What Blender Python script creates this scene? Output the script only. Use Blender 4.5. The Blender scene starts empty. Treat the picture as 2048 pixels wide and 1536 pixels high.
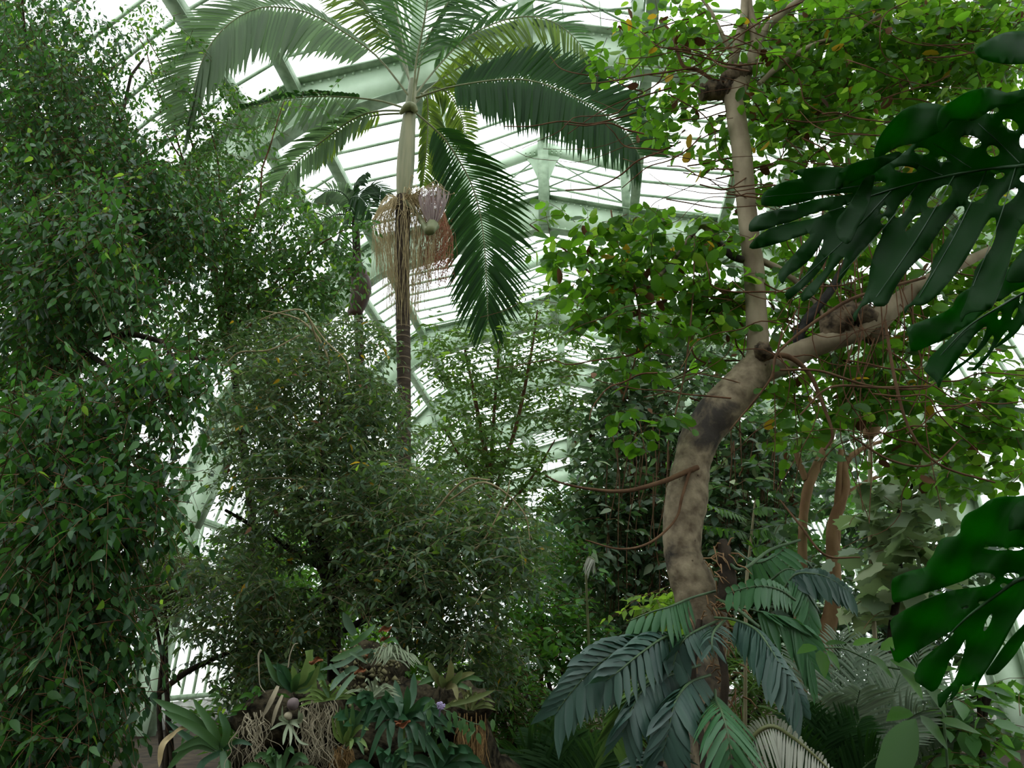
import bpy, math, random
import numpy as np
from mathutils import Vector, Matrix, geometry

# ---------------------------------------------------------------- camera, sky, exposure
SC = bpy.context.scene
COL = SC.collection
FPX, PITCH, YAW = 1420.0, math.radians(21.2), math.radians(6.03)
CAM = np.array([0.0, 0.0, 1.6])
cd = bpy.data.cameras.new('camera'); cam = bpy.data.objects.new('camera', cd); COL.objects.link(cam)
cd.sensor_width = 36; cd.lens = FPX / 2048 * 36; cd.clip_start = .05; cd.clip_end = 400
cam.location = CAM; cam.rotation_euler = (math.pi / 2 + PITCH, 0, YAW)
SC.camera = cam

world = bpy.data.worlds.new('overcast_sky'); SC.world = world; world.use_nodes = True
wn = world.node_tree; wn.nodes.clear()
w_out = wn.nodes.new('ShaderNodeOutputWorld'); w_bg = wn.nodes.new('ShaderNodeBackground')
w_tc = wn.nodes.new('ShaderNodeTexCoord'); w_sep = wn.nodes.new('ShaderNodeSeparateXYZ')
w_map = wn.nodes.new('ShaderNodeMapRange'); w_ramp = wn.nodes.new('ShaderNodeValToRGB')
w_map.inputs[1].default_value = 0.0; w_map.inputs[2].default_value = 1.0
w_ramp.color_ramp.elements[0].color = (.36, .37, .38, 1); w_ramp.color_ramp.elements[0].position = 0.0
w_ramp.color_ramp.elements[1].color = (1.0, 1.02, 1.05, 1); w_ramp.color_ramp.elements[1].position = 1.0
wn.links.new(w_tc.outputs['Generated'], w_sep.inputs[0]); wn.links.new(w_sep.outputs['Z'], w_map.inputs[0])
wn.links.new(w_map.outputs[0], w_ramp.inputs[0]); wn.links.new(w_ramp.outputs[0], w_bg.inputs['Color'])
w_bg.inputs['Strength'].default_value = 1.0
wn.links.new(w_bg.outputs[0], w_out.inputs[0])

SC.view_settings.view_transform = 'Standard'; SC.view_settings.look = 'None'
SC.view_settings.gamma = 1; SC.view_settings.use_curve_mapping = False
SC.view_settings.exposure = 2.1
cy = SC.cycles
cy.max_bounces = 7; cy.diffuse_bounces = 4; cy.glossy_bounces = 2; cy.transmission_bounces = 4; cy.transparent_max_bounces = 8
cy.caustics_reflective = False; cy.caustics_refractive = False
cy.use_denoising = True
cy.use_adaptive_sampling = True; cy.adaptive_threshold = 0.02

# ---------------------------------------------------------------- helpers
CP, SP, CY, SY = math.cos(PITCH), math.sin(PITCH), math.cos(YAW), math.sin(YAW)
def P(px, py, D):
    """world point seen at photo pixel (px, py), D metres ahead of the camera along the ground"""
    x = np.asarray(px, float) - 1024; z = 768 - np.asarray(py, float)
    y2 = FPX * CP - z * SP; z2 = FPX * SP + z * CP
    s = np.asarray(D, float) / y2
    return np.stack([(x * CY - y2 * SY) * s, (x * SY + y2 * CY) * s, z2 * s], -1) + CAM
def MPP(py, D):
    """metres per photo pixel there"""
    return np.asarray(D, float) / (FPX * CP - (768 - np.asarray(py, float)) * SP)
RIGHT = np.array([CY, SY, 0]); FWD = np.array([-SY, CY, 0]); UP = np.array([0, 0, 1.0])
def IV(v):
    """direction given as (right, up, towards the viewer)"""
    return RIGHT * v[0] + UP * v[1] - FWD * (v[2] if len(v) > 2 else 0)
def nrm(a):
    a = np.asarray(a, float)
    return a / np.maximum(np.linalg.norm(a, axis=-1, keepdims=True), 1e-9)

class MB:
    def __init__(self): self.v = []; self.f = []; self.n = 0; self.r = []; self.rc = False
    def add(self, verts, faces, rnd=None):
        verts = np.asarray(verts, float).reshape(-1, 3)
        self.v.append(verts)
        self.f.append((np.asarray(faces, np.int64) + self.n))
        self.r.append(np.broadcast_to(np.asarray(0.5 if rnd is None else rnd, float), (len(verts),)))
        self.n += len(verts)
    def mesh(self, name, mat, smooth=True):
        me = bpy.data.meshes.new(name)
        V = np.concatenate(self.v); me.vertices.add(len(V)); me.vertices.foreach_set('co', V.astype(np.float32).ravel())
        idx = np.concatenate([f.ravel() for f in self.f])
        tot = np.concatenate([np.full(len(f), f.shape[1]) for f in self.f])
        me.loops.add(len(idx)); me.loops.foreach_set('vertex_index', idx.astype(np.int32))
        me.polygons.add(len(tot)); st = np.concatenate([[0], np.cumsum(tot)[:-1]])
        me.polygons.foreach_set('loop_start', st.astype(np.int32))
        me.update(calc_edges=True)
        if smooth: me.polygons.foreach_set('use_smooth', np.ones(len(tot), bool))
        at = me.attributes.new('rnd', 'FLOAT', 'POINT'); at.data.foreach_set('value', np.concatenate(self.r).astype(np.float32))
        me.materials.append(mat)
        return me
    def build(self, name, mat, parent=None, smooth=True, kind=None, label=None):
        o = bpy.data.objects.new(name, self.mesh(name, mat, smooth)); COL.objects.link(o)
        if parent is not None: o.parent = parent; o.matrix_parent_inverse = parent.matrix_basis.inverted()
        if kind: o['kind'] = kind
        if label: o['label'] = label
        return o

def thing(name, label, cat, loc=(0, 0, 0), group=None):
    o = bpy.data.objects.new(name, None); COL.objects.link(o); o.location = loc; o.empty_display_size = .2
    o['label'] = label; o['category'] = cat
    if group: o['group'] = group
    return o
def tag(o, label, cat, group=None):
    o['label'] = label; o['category'] = cat
    if group: o['group'] = group
    return o
def struct(name, label=None):
    o = bpy.data.objects.new(name, None); COL.objects.link(o); o['kind'] = 'structure'
    if label: o['label'] = label; o['category'] = 'structure'
    return o

BOXF = np.array([[0, 3, 2, 1], [4, 5, 6, 7], [0, 1, 5, 4], [1, 2, 6, 5], [2, 3, 7, 6], [3, 0, 4, 7]])
def box(mb, c, s, rnd=None):
    c = np.asarray(c, float); s = np.asarray(s, float) / 2
    v = np.array([[-1, -1, -1], [1, -1, -1], [1, 1, -1], [-1, 1, -1], [-1, -1, 1], [1, -1, 1], [1, 1, 1], [-1, 1, 1]]) * s + c
    mb.add(v, BOXF, rnd)
def bar(mb, a, b, w, h, up=(0, 0, 1), rnd=None):
    """rectangular bar from a to b, width w across, height h along up"""
    a = np.asarray(a, float); b = np.asarray(b, float); t = nrm(b - a)
    s = np.cross(t, up)
    if np.linalg.norm(s) < 1e-4: s = np.cross(t, (0, 1, 0))
    s = nrm(s); u = np.cross(s, t)
    v = []
    for p in (a, b):
        for i, j in ((-1, -1), (1, -1), (1, 1), (-1, 1)): v.append(p + s * i * w / 2 + u * j * h / 2)
    mb.add(v, BOXF, rnd)
def spline(pts, n):
    """Catmull-Rom through pts (k, d) resampled to n"""
    pts = np.asarray(pts, float); k = len(pts)
    if k == 2: return pts[0] + (pts[1] - pts[0]) * np.linspace(0, 1, n)[:, None]
    q = np.vstack([2 * pts[0] - pts[1], pts, 2 * pts[-1] - pts[-2]])
    t = np.linspace(0, k - 1 - 1e-6, n); i = t.astype(int); u = (t - i)[:, None]
    p0, p1, p2, p3 = q[i], q[i + 1], q[i + 2], q[i + 3]
    return .5 * (2 * p1 + (p2 - p0) * u + (2 * p0 - 5 * p1 + 4 * p2 - p3) * u ** 2 + (3 * p1 - p0 - 3 * p2 + p3) * u ** 3)
def tube(mb, pts, rad, sides=8, rnd=None, rough=0.0, rng=None, cap=True):
    pts = np.asarray(pts, float); n = len(pts)
    rad = np.broadcast_to(np.asarray(rad, float), (n,))
    t = nrm(np.gradient(pts, axis=0))
    ref = np.array([0, 1.0, 0]) if abs(t[0][2]) > .8 else np.array([0, 0, 1.0])
    s = nrm(np.cross(t, ref)); u = np.cross(s, t)
    for i in range(1, n):
        s[i] = nrm(s[i - 1] - t[i] * np.dot(s[i - 1], t[i])); u[i] = np.cross(s[i], t[i])
    a = np.linspace(0, 2 * math.pi, sides, endpoint=False)
    rr = rad[:, None] * np.ones((n, sides))
    if rough and rng is not None: rr = rr * (1 + rng.normal(0, rough, (n, sides)))
    V = pts[:, None] + rr[..., None] * (np.cos(a)[None, :, None] * s[:, None] + np.sin(a)[None, :, None] * u[:, None])
    i = np.arange(n - 1)[:, None] * sides; j = np.arange(sides)[None]; j2 = (j + 1) % sides
    F = np.stack([i + j, i + j2, i + sides + j2, i + sides + j], -1).reshape(-1, 4)
    r = rnd if rnd is None or np.ndim(rnd) == 0 else np.repeat(rnd, sides)
    mb.add(V.reshape(-1, 3), F, r)
    if cap:
        for e, base in ((0, 0), (n - 1, (n - 1) * sides)):
            ring = V[e]; c = ring.mean(0) + (t[e] * (rad[e] * .3) * (1 if e else -1))
            vv = np.vstack([ring, c]); fs = [[k, (k + 1) % sides, sides] if e else [(k + 1) % sides, k, sides] for k in range(sides)]
            mb.add(vv, fs, None if rnd is None or np.ndim(rnd) else rnd)
def limb(mb, pts, n=None, sides=12, rough=.03, rng=None, burl=0):
    """pts: (px, py, D, width px)"""
    a = np.asarray(pts, float); n = n or len(a) * 6
    q = spline(a, n)
    p = P(q[:, 0], q[:, 1], q[:, 2]); r = np.maximum(q[:, 3], .6) * MPP(q[:, 1], q[:, 2]) / 2
    if a[0][1] >= 1480 and p[0][2] > .05:
        k = 5; dn = np.linspace(0, 1, k, endpoint=False)[:, None]; g = p[0] * (1, 1, 0)
        p = np.vstack([g + (p[0] - g) * dn, p]); r = np.concatenate([np.linspace(1.25, 1.05, k) * r[0], r])
    if burl and rng is not None: r = r * (1 + burl * np.convolve(rng.normal(0, 1, len(r)), [.3, .5, .3], 'same'))
    tube(mb, p, r, sides, rough=rough, rng=rng)
    return p

# ---------------------------------------------------------------- materials
def mat_new(name):
    m = bpy.data.materials.new(name); m.use_nodes = True; m.node_tree.nodes.clear()
    return m, m.node_tree
def N(nt, t, **k):
    n = nt.nodes.new(t)
    for a, b in k.items(): setattr(n, a, b)
    return n
def leaf_mat(name, cols, trans, tfac=.35, rough=.42, spec=.45, noise=0, vein=None):
    """cols: list of base colours picked leaf by leaf; trans: colour of light let through"""
    m, nt = mat_new(name); L = nt.links
    out = N(nt, 'ShaderNodeOutputMaterial'); mix = N(nt, 'ShaderNodeMixShader'); mix.inputs[0].default_value = tfac
    pr = N(nt, 'ShaderNodeBsdfPrincipled'); tr = N(nt, 'ShaderNodeBsdfTranslucent')
    at = N(nt, 'ShaderNodeAttribute', attribute_name='rnd'); oi = N(nt, 'ShaderNodeObjectInfo')
    ad = N(nt, 'ShaderNodeMath', operation='ADD'); fr = N(nt, 'ShaderNodeMath', operation='FRACT')
    rp = N(nt, 'ShaderNodeValToRGB'); rp.color_ramp.interpolation = 'LINEAR'
    cr = rp.color_ramp
    while len(cr.elements) < len(cols): cr.elements.new(.5)
    for i, c in enumerate(cols): cr.elements[i].position = i / max(1, len(cols) - 1); cr.elements[i].color = (*c, 1)
    L.new(at.outputs['Fac'], ad.inputs[0]); L.new(oi.outputs['Random'], ad.inputs[1]); L.new(ad.outputs[0], fr.inputs[0])
    L.new(fr.outputs[0], rp.inputs[0]); L.new(rp.outputs[0], pr.inputs['Base Color'])
    pr.inputs['Roughness'].default_value = rough; pr.inputs['Specular IOR Level'].default_value = spec
    mx = N(nt, 'ShaderNodeMix', data_type='RGBA', blend_type='MULTIPLY'); mx.inputs[0].default_value = 1
    hs = N(nt, 'ShaderNodeMapRange'); hs.inputs[3].default_value = .55; hs.inputs[4].default_value = 1.3
    m2 = N(nt, 'ShaderNodeMath', operation='MULTIPLY'); m2.inputs[1].default_value = 7.31
    f2 = N(nt, 'ShaderNodeMath', operation='FRACT')
    L.new(fr.outputs[0], m2.inputs[0]); L.new(m2.outputs[0], f2.inputs[0]); L.new(f2.outputs[0], hs.inputs[0])
    mx.inputs[6].default_value = (*trans, 1); L.new(hs.outputs[0], mx.inputs[7]); L.new(mx.outputs[2], tr.inputs[0])
    L.new(pr.outputs[0], mix.inputs[1]); L.new(tr.outputs[0], mix.inputs[2]); L.new(mix.outputs[0], out.inputs[0])
    return m
def plain(name, c1, c2=None, scale=6, rough=.7, spec=.3, bump=0, stretch=(1, 1, 1), detail=5, metal=0, c3=None):
    m, nt = mat_new(name); L = nt.links
    out = N(nt, 'ShaderNodeOutputMaterial'); pr = N(nt, 'ShaderNodeBsdfPrincipled')
    pr.inputs['Base Color'].default_value = (*c1, 1); pr.inputs['Roughness'].default_value = rough
    pr.inputs['Specular IOR Level'].default_value = spec; pr.inputs['Metallic'].default_value = metal
    if c2:
        tc = N(nt, 'ShaderNodeTexCoord'); mp = N(nt, 'ShaderNodeMapping'); mp.inputs['Scale'].default_value = stretch
        nz = N(nt, 'ShaderNodeTexNoise'); nz.inputs['Scale'].default_value = scale; nz.inputs['Detail'].default_value = detail
        rp = N(nt, 'ShaderNodeValToRGB'); rp.color_ramp.elements[0].position = .36; rp.color_ramp.elements[1].position = .64
        rp.color_ramp.elements[0].color = (*c1, 1); rp.color_ramp.elements[1].color = (*c2, 1)
        if c3: e = rp.color_ramp.elements.new(.5); e.color = (*c3, 1)
        L.new(tc.outputs['Object'], mp.inputs[0]); L.new(mp.outputs[0], nz.inputs[0]); L.new(nz.outputs[0], rp.inputs[0])
        L.new(rp.outputs[0], pr.inputs['Base Color'])
        if bump:
            bp = N(nt, 'ShaderNodeBump'); bp.inputs['Strength'].default_value = bump; bp.inputs['Distance'].default_value = .02
            L.new(nz.outputs[0], bp.inputs['Height']); L.new(bp.outputs[0], pr.inputs['Normal'])
    L.new(pr.outputs[0], out.inputs[0])
    return m
def glass_mat():
    m, nt = mat_new('milky_pane_glass'); L = nt.links
    out = N(nt, 'ShaderNodeOutputMaterial'); tr = N(nt, 'ShaderNodeBsdfTransparent'); tl = N(nt, 'ShaderNodeBsdfTranslucent')
    gl = N(nt, 'ShaderNodeBsdfGlossy'); m1 = N(nt, 'ShaderNodeMixShader'); m2 = N(nt, 'ShaderNodeMixShader')
    tr.inputs[0].default_value = (.96, .99, .98, 1); tl.inputs[0].default_value = (.9, .93, .92, 1)
    gl.inputs['Roughness'].default_value = .08
    m1.inputs[0].default_value = .12; m2.inputs[0].default_value = .03
    L.new(tr.outputs[0], m1.inputs[1]); L.new(tl.outputs[0], m1.inputs[2]); L.new(m1.outputs[0], m2.inputs[1]); L.new(gl.outputs[0], m2.inputs[2])
    L.new(m2.outputs[0], out.inputs[0]); return m

M = {}
M['paint'] = plain('pale_green_painted_steel', (.50, .62, .46), (.58, .70, .54), 3, .5, .4)
M['paint_d'] = plain('darker_green_steel', (.20, .28, .18), (.32, .41, .28), 5, .55, .3)  # darker green than the arch webs, used on flanges, posts and bars
M['glass'] = glass_mat()
M['soil'] = plain('dark_planting_soil', (.02, .014, .009), (.05, .035, .02), 4, .95, .1, .6)
M['stone'] = plain('shade_wall_limestone', (.26, .25, .22), (.36, .34, .30), 2, .9, .1, .3)
M['outside'] = plain('pale_gravel_outside', (.42, .41, .38), (.52, .51, .47), 3, .95, .1)
M['fig'] = leaf_mat('fig_leaf', [(.010, .036, .014), (.034, .11, .03), (.014, .045, .018), (.09, .21, .06), (.014, .046, .02), (.03, .09, .03)], (.10, .30, .03), .30, .42, .35)
M['fig2'] = leaf_mat('fig_leaf_upper', [(.03, .08, .03), (.06, .14, .04), (.03, .085, .03), (.09, .18, .06)], (.16, .38, .05), .34, .42, .35)
M['olive'] = leaf_mat('olive_leaf', [(.045, .085, .045), (.085, .145, .07), (.035, .07, .04), (.14, .20, .07), (.055, .10, .06), (.11, .17, .11)], (.20, .36, .07), .30, .45, .35)
M['slim'] = leaf_mat('slender_leaf', [(.045, .10, .03), (.08, .15, .04), (.12, .20, .05)], (.22, .42, .06), .32, .45, .3)
M['lime'] = leaf_mat('lime_leaf', [(.03, .10, .012), (.055, .16, .018), (.018, .06, .010), (.07, .19, .02), (.025, .08, .012)], (.19, .46, .02), .46, .42, .3)
M['limey'] = leaf_mat('young_yellow_green_leaf', [(.12, .25, .02), (.18, .32, .03)], (.42, .70, .06), .5, .45, .3)
M['yellow'] = leaf_mat('yellowed_leaf', [(.5, .3, .02), (.6, .38, .05)], (.8, .5, .03), .4, .5, .3)
M['dead'] = leaf_mat('dead_brown_leaf', [(.06, .025, .012), (.12, .05, .02), (.22, .11, .06)], (.2, .08, .03), .15, .7, .2)
M['broad'] = leaf_mat('greyish_broad_leaf', [(.04, .075, .045), (.08, .13, .075), (.15, .21, .13), (.03, .06, .035), (.05, .1, .05)], (.14, .30, .07), .28, .45, .4)
M['pale'] = leaf_mat('pale_grey_lobed_leaf', [(.2, .26, .18), (.32, .4, .26), (.46, .52, .30), (.15, .21, .15)], (.34, .5, .18), .3, .5, .3)
M['back'] = leaf_mat('deep_shrub_leaf', [(.03, .10, .025), (.06, .16, .035), (.10, .24, .045)], (.18, .44, .04), .32, .45, .3)
M['palm'] = leaf_mat('palm_leaflet', [(.03, .085, .03), (.045, .11, .035)], (.12, .28, .04), .3, .5, .2)
M['palm_grey'] = leaf_mat('grey_backed_palm_leaflet', [(.10, .155, .08), (.135, .195, .105)], (.20, .35, .12), .4, .55, .2)
M['palm_y'] = leaf_mat('yellowing_palm_leaflet', [(.05, .11, .015), (.09, .15, .02), (.035, .09, .015)], (.26, .38, .03), .42, .5, .2)
M['palm_dark'] = leaf_mat('dark_palm_leaflet', [(.012, .04, .010), (.018, .055, .014)], (.04, .13, .012), .25, .6, .1)
M['silver'] = leaf_mat('grey_green_palm_leaflet', [(.22, .29, .21), (.28, .34, .26), (.14, .21, .14)], (.24, .34, .18), .22, .5, .3)
M['whitefrond'] = leaf_mat('dried_pale_palm_leaflet', [(.42, .43, .36), (.5, .5, .42)], (.4, .42, .3), .2, .7, .2)
M['monstera'] = leaf_mat('glossy_monstera_leaf', [(.004, .026, .003), (.005, .032, .004)], (.08, .42, .015), .38, .5, .06)
M['philo'] = leaf_mat('blue_green_split_leaf', [(.035, .075, .06), (.045, .095, .07), (.03, .065, .055)], (.05, .16, .05), .15, .4, .45)
M['philo_g'] = leaf_mat('green_split_leaf', [(.045, .13, .055), (.06, .16, .065)], (.12, .34, .07), .22, .42, .35)
M['brom'] = leaf_mat('strap_leaf', [(.05, .12, .04), (.07, .15, .05), (.055, .13, .06)], (.12, .28, .05), .2, .42, .4)
M['brom_d'] = leaf_mat('dark_strap_leaf', [(.022, .075, .032), (.03, .09, .04)], (.07, .2, .04), .18, .38, .4)
M['brom_l'] = leaf_mat('light_strap_leaf', [(.16, .25, .06), (.2, .3, .09)], (.25, .4, .08), .25, .45, .3)
M['brom_r'] = leaf_mat('bronze_tinted_strap_leaf', [(.15, .2, .07), (.22, .19, .08), (.12, .18, .06)], (.22, .28, .08), .2, .45, .3)
M['orchid'] = leaf_mat('grey_orchid_leaf', [(.1, .17, .11), (.13, .21, .12)], (.14, .25, .1), .15, .5, .3)
M['airplant'] = leaf_mat('silvery_air_plant_leaf', [(.26, .32, .2), (.34, .38, .26)], (.3, .36, .2), .2, .6, .3)
m, nt = mat_new('smooth_grey_bark'); Lk = nt.links
o_ = N(nt, 'ShaderNodeOutputMaterial'); p_ = N(nt, 'ShaderNodeBsdfPrincipled'); tc_n = N(nt, 'ShaderNodeTexCoord')
n1 = N(nt, 'ShaderNodeTexNoise'); n1.inputs['Scale'].default_value = 1.6; n1.inputs['Detail'].default_value = 7; n1.inputs['Roughness'].default_value = .62; n1.inputs['Distortion'].default_value = .6
n2 = N(nt, 'ShaderNodeTexNoise'); n2.inputs['Scale'].default_value = 14; n2.inputs['Detail'].default_value = 6
n3 = N(nt, 'ShaderNodeTexVoronoi'); n3.inputs['Scale'].default_value = 9
r1 = N(nt, 'ShaderNodeValToRGB'); r1.color_ramp.elements[0].position = .53; r1.color_ramp.elements[1].position = .62
r1.color_ramp.elements[0].color = (0, 0, 0, 1); r1.color_ramp.elements[1].color = (1, 1, 1, 1)
r2 = N(nt, 'ShaderNodeValToRGB'); r2.color_ramp.elements[0].color = (.11, .08, .05, 1); r2.color_ramp.elements[1].color = (.31, .25, .165, 1); r2.color_ramp.elements[0].position = .3; r2.color_ramp.elements[1].position = .65
r3 = N(nt, 'ShaderNodeValToRGB'); r3.color_ramp.elements[0].color = (.25, .2, .16, 1); r3.color_ramp.elements[1].color = (1, 1, 1, 1); r3.color_ramp.elements[0].position = .03; r3.color_ramp.elements[1].position = .09
mm = N(nt, 'ShaderNodeMix', data_type='RGBA'); mm.inputs[7].default_value = (.05, .042, .035, 1)
mk = N(nt, 'ShaderNodeMix', data_type='RGBA', blend_type='MULTIPLY'); mk.inputs[0].default_value = 1
bp_ = N(nt, 'ShaderNodeBump'); bp_.inputs['Strength'].default_value = .5; bp_.inputs['Distance'].default_value = .02
for a in (n1, n2, n3): Lk.new(tc_n.outputs['Object'], a.inputs['Vector'])
Lk.new(n1.outputs[0], r1.inputs[0]); Lk.new(n2.outputs[0], r2.inputs[0]); Lk.new(n3.outputs['Distance'], r3.inputs[0])
Lk.new(r2.outputs[0], mk.inputs[6]); Lk.new(r3.outputs[0], mk.inputs[7]); Lk.new(mk.outputs[2], mm.inputs[6]); Lk.new(r1.outputs[0], mm.inputs[0])
Lk.new(mm.outputs[2], p_.inputs['Base Color']); p_.inputs['Roughness'].default_value = .8; p_.inputs['Specular IOR Level'].default_value = .2
Lk.new(n2.outputs[0], bp_.inputs['Height']); Lk.new(bp_.outputs[0], p_.inputs['Normal']); Lk.new(p_.outputs[0], o_.inputs[0]); M['bark'] = m
M['bark_clean'] = plain('clean_beige_bark', (.20, .155, .10), (.36, .295, .2), 6, .8, .2, .35, (1, 1, .5), 8)
M['bark_dark'] = plain('dark_bark', (.018, .014, .01), (.05, .036, .024), 9, .9, .2, .8)
M['bark_stain'] = plain('blackened_bark', (.012, .012, .012), (.045, .042, .038), 12, .9, .2, .6)
M['bark_brown'] = plain('brown_twig_bark', (.09, .04, .02), (.16, .08, .04), 12, .85, .2)
M['bark_pale'] = plain('pale_twig_bark', (.22, .17, .09), (.34, .28, .16), 12, .85, .2)
M['bark_rust'] = plain('orange_brown_bark', (.16, .085, .04), (.27, .165, .085), 7, .85, .2, .4, (1, 1, .4))
M['palmtrunk'] = plain('ringed_palm_bark', (.045, .032, .022), (.085, .062, .045), 8, .85, .2, .4, (1, 1, 3))
M['ring'] = plain('pale_leaf_scar', (.24, .18, .12), (.17, .125, .085), 8, .85, .2)
M['crownshaft'] = plain('green_brown_crownshaft', (.15, .17, .085), (.27, .25, .14), 3, .55, .4, 0, (4, 4, .4))
M['rachis'] = plain('olive_leaf_stalk', (.12, .14, .05), (.2, .2, .09), 6, .5, .4)
M['stalk'] = plain('green_leaf_stalk', (.04, .08, .03), (.07, .12, .05), 6, .5, .4)
M['pod'] = plain('mauve_grey_pod', (.12, .09, .09), (.2, .15, .15), 9, .7, .2)
M['vine'] = plain('thin_brown_vine', (.08, .04, .02), (.15, .085, .045), 9, .85, .2)
M['knot'] = plain('rough_brown_knot', (.03, .022, .015), (.19, .14, .09), 16, .9, .15, .9, detail=8)
M['tan'] = plain('dry_tan_flower_strand', (.38, .29, .15), (.54, .43, .25), 9, .85, .15)
M['redfruit'] = plain('dull_red_fruit', (.28, .03, .02), (.42, .08, .04), 9, .5, .4)
M['redstrand'] = plain('reddish_strand', (.30, .10, .05), (.42, .2, .1), 9, .7, .3)
M['mauve'] = plain('mauve_flower_spike', (.34, .25, .25), (.46, .36, .34), 9, .8, .2)
M['spathe'] = plain('dark_brown_spathe', (.035, .014, .008), (.065, .028, .016), 5, .6, .4, 0, (5, 5, .5))
M['root'] = plain('pale_hanging_root', (.26, .22, .15), (.40, .35, .25), 10, .9, .1)
M['root_brown'] = plain('brown_hanging_root', (.20, .12, .05), (.32, .2, .09), 10, .9, .1)
M['cork'] = plain('rough_cork_bark', (.006, .005, .003), (.06, .048, .028), 22, .95, .1, 1.0, detail=9)
M['bamboo'] = plain('tan_cane', (.24, .20, .11), (.32, .27, .16), 5, .6, .3)
M['purple'] = plain('purple_flower', (.3, .22, .42), (.42, .35, .55), 9, .7, .2)

# ---------------------------------------------------------------- leaf templates (x across, y along, z out)
def T_fold(w, tipy=1.0, mid=.42, fold=.07, curl=-.08):
    """pointed oval leaf, folded at the midrib: 8 triangles"""
    v = np.array([[0, 0, 0], [-w * .42, .16, fold * .5], [w * .42, .16, fold * .5], [-w / 2, mid, fold], [w / 2, mid, fold], [0, mid, 0],
                  [-w * .27, .76, fold * .4 + curl * .5], [w * .27, .76, fold * .4 + curl * .5], [0, .76, curl * .5], [0, tipy, curl]], float)
    f = [[0, 5, 3, 1], [0, 2, 4, 5], [3, 5, 8, 6], [5, 4, 7, 8]]
    t = [[6, 8, 9], [8, 7, 9]]
    return v, [np.array(f), np.array(t)]
def T_round(w, fold=.06):
    v = np.array([[0, 0, 0], [-w * .38, .2, fold], [w * .38, .2, fold], [-w / 2, .55, fold * 1.3], [w / 2, .55, fold * 1.3], [0, .55, 0],
                  [-w * .33, .87, fold * .5], [w * .33, .87, fold * .5], [0, 1.0, -.05]], float)
    return v, [np.array([[0, 5, 3, 1], [0, 2, 4, 5], [3, 5, 8, 6], [5, 4, 7, 8]])]
def T_cheap(w, fold=.06):
    v = np.array([[0, 0, 0], [-w / 2, .45, fold], [w / 2, .45, fold], [0, 1, -.05]], float)
    return v, [np.array([[0, 3, 1], [0, 2, 3]])]
def T_lobed(w):
    out = [(0, 0), (.22, -.06), (.42, .1), (.36, .28), (.52, .42), (.36, .52), (.40, .70), (.22, .74), (.0, 1.0)]
    v = [[0, .38, 0]] + [[x * w, y, .06 * abs(x) * 2] for x, y in out] + [[-x * w, y, .06 * abs(x) * 2] for x, y in out[1:-1]]
    n = len(out); R = list(range(1, n + 1)); Lf = list(range(n + 1, n + 1 + n - 2))
    ring = R + Lf[::-1]
    f = [[0, ring[i], ring[(i + 1) % len(ring)]] for i in range(len(ring))]
    return np.array(v), [np.array(f)]
T_mesh_cache = {}
def leaf_mass(mb, Pp, A, Nn, size, tmpl, rng, rnd=None):
    V, Fs = tmpl
    A = nrm(A); B = nrm(np.cross(A, Nn)); Nn = np.cross(B, A)
    s = np.asarray(size)[:, None, None]
    W = Pp[:, None] + s * (V[None, :, 0:1] * B[:, None] + V[None, :, 1:2] * A[:, None] + V[None, :, 2:3] * Nn[:, None])
    n, k = len(Pp), len(V)
    r = np.repeat(rng.random(n) if rnd is None else rnd, k)
    mb.v.append(W.reshape(-1, 3)); mb.r.append(r)
    for F in Fs:
        mb.f.append((F[None] + (np.arange(n) * k)[:, None, None] + mb.n).reshape(-1, F.shape[1]))
    mb.n += n * k
def leaf_objects(parent, Pp, A, Nn, size, tmpl, mat, name='leaf'):
    key = (id(tmpl), mat.name)
    if key not in T_mesh_cache:
        mb = MB(); mb.add(tmpl[0], tmpl[1][0], .0)
        if len(tmpl[1]) > 1:
            mb.f.append(tmpl[1][1])
        T_mesh_cache[key] = (mb.mesh(name, mat), tmpl)
    me = T_mesh_cache[key][0]
    A = nrm(A); B = nrm(np.cross(A, Nn)); Nn = np.cross(B, A)
    inv = parent.matrix_basis.inverted() if parent is not None else None
    for p, a, b, n, s in zip(Pp, A, B, Nn, size):
        o = bpy.data.objects.new(name, me); COL.objects.link(o)
        m = Matrix(((b[0] * s, a[0] * s, n[0] * s, p[0]), (b[1] * s, a[1] * s, n[1] * s, p[1]), (b[2] * s, a[2] * s, n[2] * s, p[2]), (0, 0, 0, 1)))
        o.parent = parent; o.matrix_parent_inverse = inv; o.matrix_basis = m

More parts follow.
